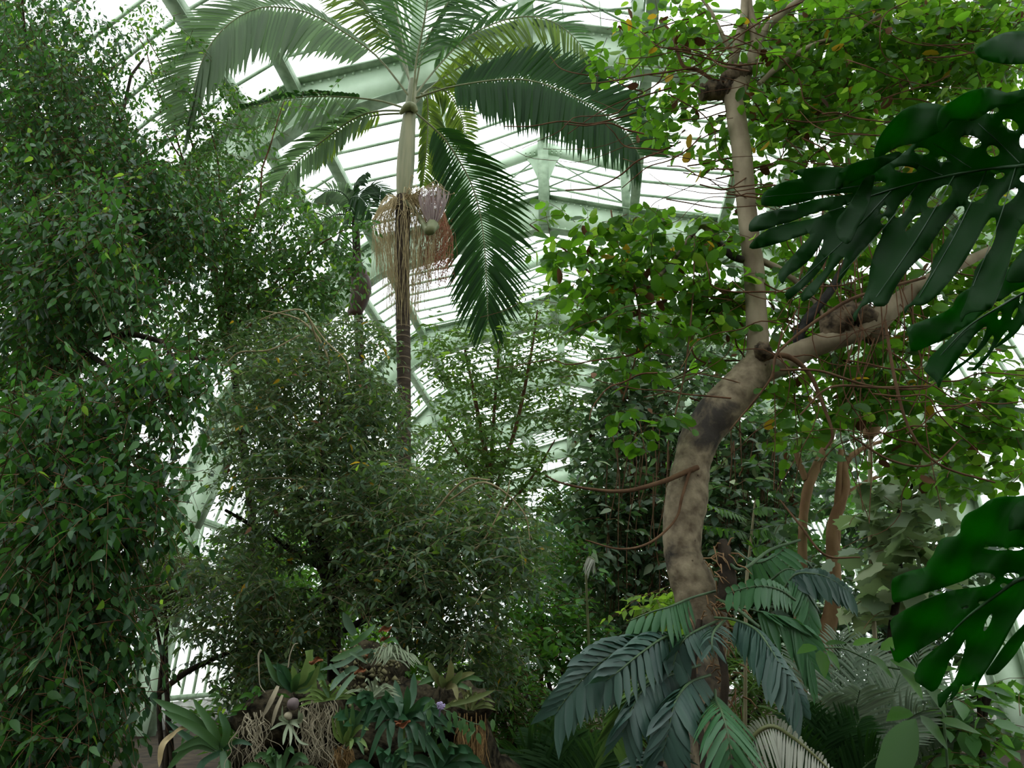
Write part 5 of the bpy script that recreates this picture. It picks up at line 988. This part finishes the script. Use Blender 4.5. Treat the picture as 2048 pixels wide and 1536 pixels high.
holes3 = [(840, 677, 52, 21, 0), (790, 738, 23, 16, 0), (658, 850, 30, 12, 0), (545, 880, 26, 9, -15), (690, 975, 62, 16, -66), (740, 503, 78, 12, 3), (870, 503, 50, 14, 0)]
L3 = sheet(body3, holes3, D3, c3, 'leaf', mon)
rib([(1300, 600), (922, 690), (760, 790), (560, 940), (400, 1100)], c3, D3, L3, .004, .001)
sheet([(1300, 150), (960, 170), (880, 210), (830, 280), (822, 395), (860, 380), (960, 385), (1300, 380)], [], lambda x, y: D3(x, y) - .04, c3, 'lobe', L3)
L4 = sheet([(2300, 160), (2100, 180), (1950, 185), (1860, 220), (1780, 270), (1755, 300), (1790, 340), (1870, 366), (1960, 376), (2100, 372), (2300, 330)], [], lambda x, y: 1.5 + und(x, y), c4, 'leaf', mon)
for pts, ww in (([(2180, 330, 1.40, 10), (2280, 420, 1.5, 12), (2400, 900, 1.6, 15), (2450, 1500, 1.6, 20), (2450, 2600, 1.6, 24)], 1), ([(2190, 1140, 1.10, 10), (2350, 1300, 1.4, 12), (2450, 1600, 1.6, 14)], 1), ([(2120, 560, 1.6, 8), (2280, 640, 1.6, 10), (2420, 1000, 1.6, 14)], 1), ([(2160, 90, 1.5, 8), (2320, 200, 1.55, 10), (2400, 800, 1.6, 14)], 1)):
    mb = MB(); limb(mb, pts, 20, 8); mb.build('leaf_stalk', M['stalk'], mon)

# ================================================================ ROCKERY OF EPIPHYTES, bottom left of centre
BD = 4.6
def blob_mesh(mb, cx, cy_, rx, ry, D, dr, rng, amp=.18, nu=22, nv=14):
    m = MPP(cy_, D); c = P(cx, cy_, D); ph_ = rng.uniform(0, 6, 9); V = []
    for i in range(nv + 1):
        th = math.pi * i / nv
        for j in range(nu):
            a = 2 * math.pi * j / nu
            n_ = np.array([math.sin(th) * math.cos(a), math.sin(th) * math.sin(a), math.cos(th)])
            k = 1 + amp * (math.sin(3 * n_[0] + ph_[0]) * math.sin(4 * n_[2] + ph_[1]) + .5 * math.sin(9 * n_[0] + ph_[2]) * math.sin(8 * n_[2] + 7 * n_[1] + ph_[3])) + rng.normal(0, amp * .22)
            V.append(c + (RIGHT * n_[0] * rx * m + FWD * n_[1] * dr + UP * n_[2] * ry * m) * k)
    F = [[i * nu + j, i * nu + (j + 1) % nu, (i + 1) * nu + (j + 1) % nu, (i + 1) * nu + j] for i in range(nv) for j in range(nu)]
    mb.add(V, F)
rng = np.random.default_rng(61)
rock = thing('cork_bark_mound', 'dark rough mound of cork bark carrying the bromeliads and hanging roots', 'mound', P(720, 1700, BD + .3) * (1, 1, 0))
for k, b in enumerate([(560, 1440, 90, 50, BD, .25), (580, 1530, 110, 70, BD + .15, .3), (740, 1350, 62, 58, BD + .4, .25), (800, 1460, 130, 80, BD + .2, .35), (920, 1420, 60, 60, BD + .05, .25), (700, 1540, 160, 80, BD + .2, .4), (760, 1700, 330, 180, BD + .5, .6), (930, 1540, 70, 90, BD + .1, .3), (640, 1420, 60, 60, BD + .1, .25)]):
    mb = MB(); blob_mesh(mb, *b, rng); mb.build('bark_lump', M['cork'], rock)
mb = MB()
for k in range(420):
    u = rng.random(); x, y = (rng.uniform(680, 800), rng.uniform(1290, 1420)) if u < .6 else (rng.uniform(500, 960), rng.uniform(1400, 1536)); p = P(x, y, BD + (.06 if u < .6 else -.05) + rng.normal(0, .05)); s = rng.uniform(.008, .022)
    V = np.array([[0, 0, 1], [1, 0, 0], [0, 1, 0], [-1, 0, 0], [0, -1, 0], [0, 0, -1]]) * s * rng.uniform(.6, 1.3, 3) + p
    mb.add(V, [[0, 1, 2], [0, 2, 3], [0, 3, 4], [0, 4, 1], [5, 2, 1], [5, 3, 2], [5, 4, 3], [5, 1, 4]])
mb.build('bark_crumbs', plain('lichened_bark_crumb', (.08, .07, .035), (.2, .18, .09), 20, .95), rock, kind='stuff')
def root_mass(name, mat, n, x0, x1, y0, y1, ymax, D, dD, parent, r=.0026, wav=5):
    mb = MB()
    for k in range(n):
        x = rng.uniform(x0, x1); y = rng.uniform(y0, y1); L = rng.uniform(.4, 1) * (ymax - y); D_ = D + rng.uniform(-dD, dD); pts = []
        xx = x
        for f in np.linspace(0, 1, 8): pts.append((xx, y + L * f, D_)); xx += rng.normal(0, wav); D_ += rng.normal(0, .012)
        q = spline(pts, 22); tube(mb, P(q[:, 0], q[:, 1], q[:, 2]), np.linspace(r * rng.uniform(.6, 1.5), r * .5, 22), 4, cap=False)
    return mb.build(name, M[mat], parent, kind='stuff')
root_mass('hanging_roots', 'root', 75, 600, 672, 1400, 1440, 1580, BD - .3, .12, rock, wav=8)
root_mass('hanging_roots', 'root', 45, 478, 530, 1420, 1460, 1580, BD - .28, .1, rock, wav=8)
root_mass('hanging_roots', 'root_brown', 70, 665, 705, 1490, 1520, 1620, BD - .3, .08, rock)
root_mass('hanging_roots', 'root_brown', 90, 915, 972, 1425, 1470, 1620, BD - .22, .12, rock, wav=3)
root_mass('hanging_roots', 'root', 40, 860, 930, 1500, 1530, 1640, BD - .2, .12, rock)
def strap(parent, p0, pm, p1, wpx, mat, fold=.35, n=12, tip=.06, thick=None):
    q = spline([p0, pm, p1], n); c = P(q[:, 0], q[:, 1], q[:, 2]); tg = nrm(np.gradient(c, axis=0)); vd = nrm(c - CAM)
    wd = nrm(np.cross(tg, vd)); nn = np.cross(tg, wd); s = np.linspace(0, 1, n)
    w = wpx * MPP(q[:, 1], q[:, 2]) / 2 * np.interp(s, [0, .12, .55, .85, 1], [.55, .8, 1, .7, tip])
    V = np.stack([c - wd * w[:, None] + nn * (w * fold)[:, None], c, c + wd * w[:, None] + nn * (w * fold)[:, None]], 1).reshape(-1, 3)
    F = []
    for i in range(n - 1): a = i * 3; F += [[a, a + 1, a + 4, a + 3], [a + 1, a + 2, a + 5, a + 4]]
    mb = MB(); mb.add(V, F, .0); return mb.build('leaf', M[mat] if isinstance(mat, str) else mat, parent)
def rosette(name, label, cat, cx, cy_, D, leaves, mat):
    """leaves: (tip px, tip py, bow px, bow py, width px[, mat, depth change])"""
    t = thing(name, label, cat, P(cx, cy_, D))
    for l in leaves:
        m2 = l[5] if len(l) > 5 and l[5] else mat; dd = l[6] if len(l) > 6 else -.08
        bx, by = (cx + l[0]) / 2 + l[2], (cy_ + l[1]) / 2 + l[3]
        strap(t, (cx + (l[0] - cx) * .04, cy_ + (l[1] - cy_) * .04, D), (bx, by, D + dd * .6), (l[0], l[1], D + dd), l[4], m2)
    return t
rosette('agave_bromeliad', 'wide spiky green bromeliad at the far left of the mound', 'bromeliad', 445, 1500, 4.3, [(305, 1397, 10, -10, 20), (322, 1420, 14, 0, 18, 'brom', -.2), (386, 1398, 8, 5, 17), (438, 1422, 12, -2, 16), (345, 1505, 5, -22, 15), (330, 1545, -5, -30, 16), (330, 1440, 0, 12, 12, 'brom_d', .1), (445, 1580, 5, 0, 17), (505, 1490, 0, -12, 10, 'brom_d'), (400, 1580, -20, -10, 14, 'brom_d')], 'brom')
o = thing('dried_leaf', 'dry brown curled leaf strip arching left of the mound', 'leaf', P(370, 1470, 4.2))
strap(o, (415, 1475, 4.25), (365, 1455, 4.15), (318, 1500, 4.1), 7, 'tan'); strap(o, (350, 1465, 4.15), (325, 1490, 4.1), (318, 1535, 4.1), 12, 'tan')
rosette('striped_bromeliad', 'upright strap-leaved bromeliad with cut tips on top of the mound', 'bromeliad', 588, 1385, 4.35, [(555, 1325, -6, 4, 15, 'brom_d'), (545, 1330, 4, -15, 14, 'brom_d'), (622, 1300, 2, 10, 17, 'brom_l'), (640, 1325, 6, 18, 14, 'brom_l'), (584, 1330, 4, 0, 13, 'brom_l'), (648, 1320, 0, 14, 16), (660, 1400, 8, -45, 14), (528, 1302, -8, 10, 12), (600, 1345, -4, 0, 16)], 'brom')
strap(thing('upright_leaf', 'flat-topped yellow-green leaf blade standing behind the striped bromeliad', 'leaf', P(625, 1390, 4.45)), (630, 1395, 4.45), (622, 1345, 4.42), (618, 1300, 4.4), 18, 'brom_l', tip=.9)
o = thing('withered_leaf', 'longer grey withered leaf hanging furthest left on the mound front', 'leaf', P(548, 1400, 4.25)); strap(o, (556, 1372, 4.25), (543, 1400, 4.2), (525, 1435, 4.2), 10, 'root')
o = thing('withered_leaf', 'narrower pale withered leaf hanging beside the longer grey one', 'leaf', P(560, 1400, 4.25)); strap(o, (565, 1390, 4.25), (552, 1420, 4.2), (543, 1455, 4.2), 8, 'root')
o = thing('curled_tendril', 'thin dry tendril looping up left of the striped bromeliad', 'tendril', P(520, 1370, 4.3)); mb = MB(); limb(mb, [(522, 1300, 4.3, 5), (517, 1312, 4.3, 4), (518, 1345, 4.3, 2.5), (520, 1370, 4.3, 2), (530, 1385, 4.3, 2)], 16, 5); mb.build('tendril', M['root'], o)
o = thing('curled_tendril', 'pale dry tendril curling up from the middle of the striped bromeliad', 'tendril', P(580, 1320, 4.3)); mb = MB(); limb(mb, [(576, 1335, 4.3, 3), (580, 1310, 4.3, 2.5), (588, 1290, 4.3, 2.5), (596, 1287, 4.3, 2)], 16, 5); mb.build('tendril', M['root'], o)
rosette('air_plant', 'silvery air plant hanging under the mound edge', 'air plant', 578, 1445, 4.15, [(566, 1490, -2, 0, 7), (580, 1493, 3, 0, 6), (618, 1490, 0, 14, 5), (540, 1460, 0, -4, 6), (600, 1456, 0, -3, 6), (563, 1430, -10, 0, 6), (604, 1425, 8, 6, 10), (598, 1420, 10, 10, 8), (565, 1410, -6, 6, 4)], 'airplant')
for k, (x, y, r_) in enumerate(((586, 1408, 12), (576, 1432, 8))):
    mb = MB(); blob_mesh(mb, x, y, r_, r_, 4.15, .035, rng, .05, 14, 9); tag(mb.build('seed_pod', M['pod' if k == 0 else 'root']), ('round mauve-grey pod on the mound front above the air plant', 'small pale pod just above the air plant')[k], 'pod')
rosette('grassy_bromeliad', 'yellow-green grassy bromeliad right of the hanging grey roots', 'bromeliad', 690, 1490, 4.2, [(672, 1420, -4, 4, 8, 'brom_l'), (680, 1412, -2, 0, 8), (692, 1405, 2, 0, 9), (735, 1408, 0, -4, 12), (705, 1405, 6, 4, 11), (700, 1435, 4, 0, 8, 'brom_l'), (738, 1460, 4, -20, 9, 'brom_l'), (664, 1430, -6, 10, 7, 'brom_l'), (728, 1510, 6, -20, 10), (700, 1500, 8, -14, 9, 'brom_l'), (735, 1495, 6, -14, 9, 'brom_l'), (696, 1460, 0, 0, 12, 'brom_l')], 'brom')
rosette('glossy_bromeliad', 'large glossy dark green strap-leaved bromeliad in the middle of the mound', 'bromeliad', 805, 1440, 4.2, [(730, 1450, -6, -40, 15), (750, 1460, 0, -38, 15), (828, 1345, 8, 0, 16, 'brom_d', .1), (790, 1360, 0, 0, 18, 'brom_d', .1), (770, 1380, -6, -6, 14), (856, 1478, 22, -40, 17), (912, 1470, 4, -36, 14), (920, 1455, -4, -10, 12), (800, 1432, 0, -30, 12), (850, 1440, 4, -14, 14), (735, 1530, -5, -30, 12), (850, 1505, 10, -10, 12), (825, 1530, 4, -16, 11), (808, 1535, -6, -10, 11), (875, 1545, 4, -30, 12), (812, 1560, -2, 0, 12, 'brom_l'), (890, 1525, 6, -10, 12), (760, 1400, 0, 8, 14), (840, 1400, 8, 4, 14, 'brom_d'), (740, 1420, -4, -24, 15), (875, 1415, 8, -26, 15), (720, 1480, -14, -34, 14), (780, 1500, -12, -16, 13), (868, 1455, 14, -30, 15), (895, 1500, 14, -36, 14), (785, 1475, -10, -14, 14), (835, 1490, 6, -16, 14), (815, 1372, 4, 0, 16)], 'brom_d')
rosette('bronze_bromeliad', 'bronze-tipped bromeliad rosette on the right shoulder of the mound', 'bromeliad', 890, 1375, 4.3, [(832, 1330, 6, -8, 12, 'brom'), (856, 1322, -2, 4, 14), (902, 1320, 4, 6, 16), (925, 1340, 2, 4, 15), (968, 1362, 4, -14, 11, 'brom'), (950, 1345, 4, -8, 11), (836, 1370, 4, -16, 12, 'brom'), (915, 1400, 6, -14, 12), (880, 1350, 0, 0, 14), (870, 1345, -4, 0, 14), (942, 1380, 2, -8, 10, 'brom')], 'brom_r')
o = thing('long_strap_leaf', 'long olive strap leaf pointing right from under the bronze bromeliad', 'leaf', P(910, 1400, 4.2)); strap(o, (900, 1410, 4.25), (945, 1398, 4.2), (990, 1380, 4.15), 11, 'brom_r')
orc = thing('grey_leaved_orchid', 'orchid with long grey-green leaves spreading over the mound top', 'orchid', P(720, 1330, 4.4))
for a in (((725, 1305, 4.4), (712, 1285, 4.4), (700, 1270, 4.4), 3, 'brom_l'), ((709, 1268, 4.38), (698, 1250, 4.35), (686, 1224, 4.3), 18, 'orchid'), ((700, 1292, 4.4), (730, 1270, 4.4), (752, 1248, 4.45), 11, 'brom'), ((722, 1294, 4.4), (690, 1310, 4.35), (660, 1322, 4.3), 14, 'brom'), ((725, 1298, 4.35), (690, 1325, 4.3), (640, 1340, 4.2), 11, 'orchid'), ((700, 1340, 4.3), (675, 1360, 4.2), (660, 1382, 4.15), 13, 'orchid'), ((712, 1345, 4.3), (690, 1370, 4.2), (670, 1400, 4.15), 10, 'orchid'),
          ((700, 1305, 4.3), (715, 1312, 4.3), (735, 1328, 4.3), 8, 'orchid'), ((715, 1310, 4.3), (735, 1302, 4.28), (752, 1303, 4.25), 10, 'orchid'), ((738, 1325, 4.3), (742, 1312, 4.28), (745, 1300, 4.25), 11, 'orchid'), ((690, 1345, 4.25), (702, 1338, 4.2), (718, 1336, 4.2), 12, 'orchid'), ((660, 1328, 4.2), (670, 1340, 4.2), (680, 1352, 4.2), 7, 'orchid'), ((768, 1285, 4.4), (785, 1278, 4.35), (798, 1290, 4.3), 8, 'brom')):
    strap(orc, *a)
air = thing('tufted_air_plant', 'tuft of thin silvery arching leaves draped over the mound top by the palm trunk', 'air plant', P(790, 1320, 4.35))
for k in range(46):
    a = rng.uniform(-.3, math.pi + .3); L = rng.uniform(28, 52); cx, cy_ = 788 + rng.normal(0, 8), 1312 + rng.normal(0, 4)
    strap(air, (cx, cy_, 4.35), (cx + math.cos(a) * L * .6, cy_ - math.sin(a) * L * .5, 4.32), (cx + math.cos(a) * L, cy_ - math.sin(a) * L * .25 + L * .45, 4.28), 3.2, 'airplant', n=7)
for nm, lab, cx, cy_, D_, mt, nl, L0, w in (('grass_tuft', 'grassy tuft on the mound between the striped bromeliad and the orchid', 655, 1400, 4.3, 'brom_l', 18, 40, 4), ('grass_tuft', 'dark grassy tuft on the mound top behind the hanging grey roots', 530, 1425, 4.5, 'back', 16, 45, 7),
        ('grass_tuft', 'thin grassy tuft low on the mound, left of the brown roots', 860, 1500, 4.2, 'brom', 18, 50, 6), ('grass_tuft', 'green grassy tuft at the foot of the mound under the air plant', 560, 1560, 4.2, 'brom', 16, 60, 8),
        ('grass_tuft', 'olive tuft at the right shoulder of the mound above the brown roots', 940, 1420, 4.3, 'brom_r', 20, 40, 4), ('grass_tuft', 'silvery tuft on the mound crest below the orchid', 745, 1395, 4.25, 'airplant', 22, 36, 3),
        ('small_bromeliad', 'small dark rosette between the glossy bromeliad and the grassy one', 745, 1440, 4.2, 'brom_d', 14, 48, 11), ('small_bromeliad', 'small dark rosette at the bottom edge right of the glossy bromeliad', 880, 1540, 4.2, 'brom_d', 14, 60, 12), ('small_bromeliad', 'small rosette at the bottom edge under the grassy bromeliad', 770, 1560, 4.15, 'brom_d', 12, 60, 12)):
    t = thing(nm, lab, 'plant', P(cx, cy_, D_))
    for k in range(nl):
        a = rng.uniform(-.15, math.pi + .15); L = L0 * 1.45 * rng.uniform(.7, 1.2)
        strap(t, (cx + rng.normal(0, 4), cy_, D_ + rng.normal(0, .03)), (cx + math.cos(a) * L * .6, cy_ - math.sin(a) * L * .65, D_ - .03), (cx + math.cos(a) * L, cy_ - math.sin(a) * L * .7 + L * .15, D_ - rng.uniform(0, .15)), w * 1.4, mt, n=7)
mb = MB()
for k in range(46):
    a = rng.uniform(0, 2 * math.pi); r_ = 8 * math.sqrt(rng.random()); p = P(881 + math.cos(a) * r_, 1411 + math.sin(a) * r_, 4.05); s = .006
    mb.add(np.array([[0, 0, 1], [1, 0, 0], [0, 1, 0], [-1, 0, 0], [0, -1, 0], [0, 0, -1]]) * s * rng.uniform(.7, 1.5) + p, [[0, 1, 2], [0, 2, 3], [0, 3, 4], [0, 4, 1], [5, 2, 1], [5, 3, 2], [5, 4, 3], [5, 1, 4]])
limb(mb, [(881, 1414, 4.07, 4), (878, 1435, 4.15, 3), (874, 1460, 4.25, 3)], 8, 5)
tag(mb.build('purple_flower_head', M['purple']), 'small purple flower head below the bronze bromeliad', 'flower')
crp = thing('small_leaved_creeper', 'small-leaved creeper trailing over the right end of the mound', 'creeper', P(900, 1430, 4.1))
mb = MB(); limb(mb, [(862, 1395, 4.15, 2), (872, 1410, 4.12, 2.5), (905, 1428, 4.1, 2.5), (940, 1445, 4.1, 2.5), (965, 1450, 4.1, 2)], 16, 5); mb.build('stem', M['stalk'], crp)
for x, y in [(862, 1405), (858, 1418), (868, 1398), (895, 1420), (908, 1422), (912, 1432), (920, 1440), (928, 1436), (935, 1448), (942, 1442), (950, 1455), (938, 1462), (960, 1440), (985, 1438), (900, 1440), (955, 1465)]:
    leaf_objects(crp, [P(x, y, 4.08)], [IV((rng.normal(0, .4), -1, .2))], [IV((rng.normal(0, .3), .4, 1))], [.06], tf, M['fig2'])
for k, (x, y, w, lab) in enumerate(((632, 1325, 14, 'curled rust-brown dead leaf lying on the upright strap leaf'), (720, 1345, 12, 'rust-brown dead leaf caught in the middle of the grey-leaved orchid'), (770, 1262, 13, 'rust-brown dead leaf above the mound, left of the palm trunk'), (770, 1282, 10, 'small rust-brown dead leaf directly over the tufted air plant'),
                                    (806, 1452, 15, 'larger crumpled orange-brown dead leaf in the glossy bromeliad'), (800, 1446, 11, 'smaller orange-brown dead leaf in the centre of the glossy bromeliad'), (740, 1312, 9, 'tiny rust-brown dead leaf at the orchid base'))):
    V = []; F = []
    for i in range(7):
        for j in range(4): V.append(P(x - w + 2 * w * i / 6, y + 3 * math.sin(i * 1.3 + k) + (j - 1.5) * (4 - abs(i - 3) * .8) - i * 1.2, (4.2, 4.26, 4.6, 4.5, 4.1, 4.14, 4.28)[k] + .012 * math.cos(j * 2 + i)))
    F = [[i * 4 + j, i * 4 + j + 1, i * 4 + j + 5, i * 4 + j + 4] for i in range(6) for j in range(3)]
    mb = MB(); mb.add(V, F, rng.random()); tag(mb.build('dead_leaf', plain('orange_brown_dead_leaf_%d' % k, (.16, .05, .02), (.26, .10, .04), 30, .8)), lab, 'leaf')
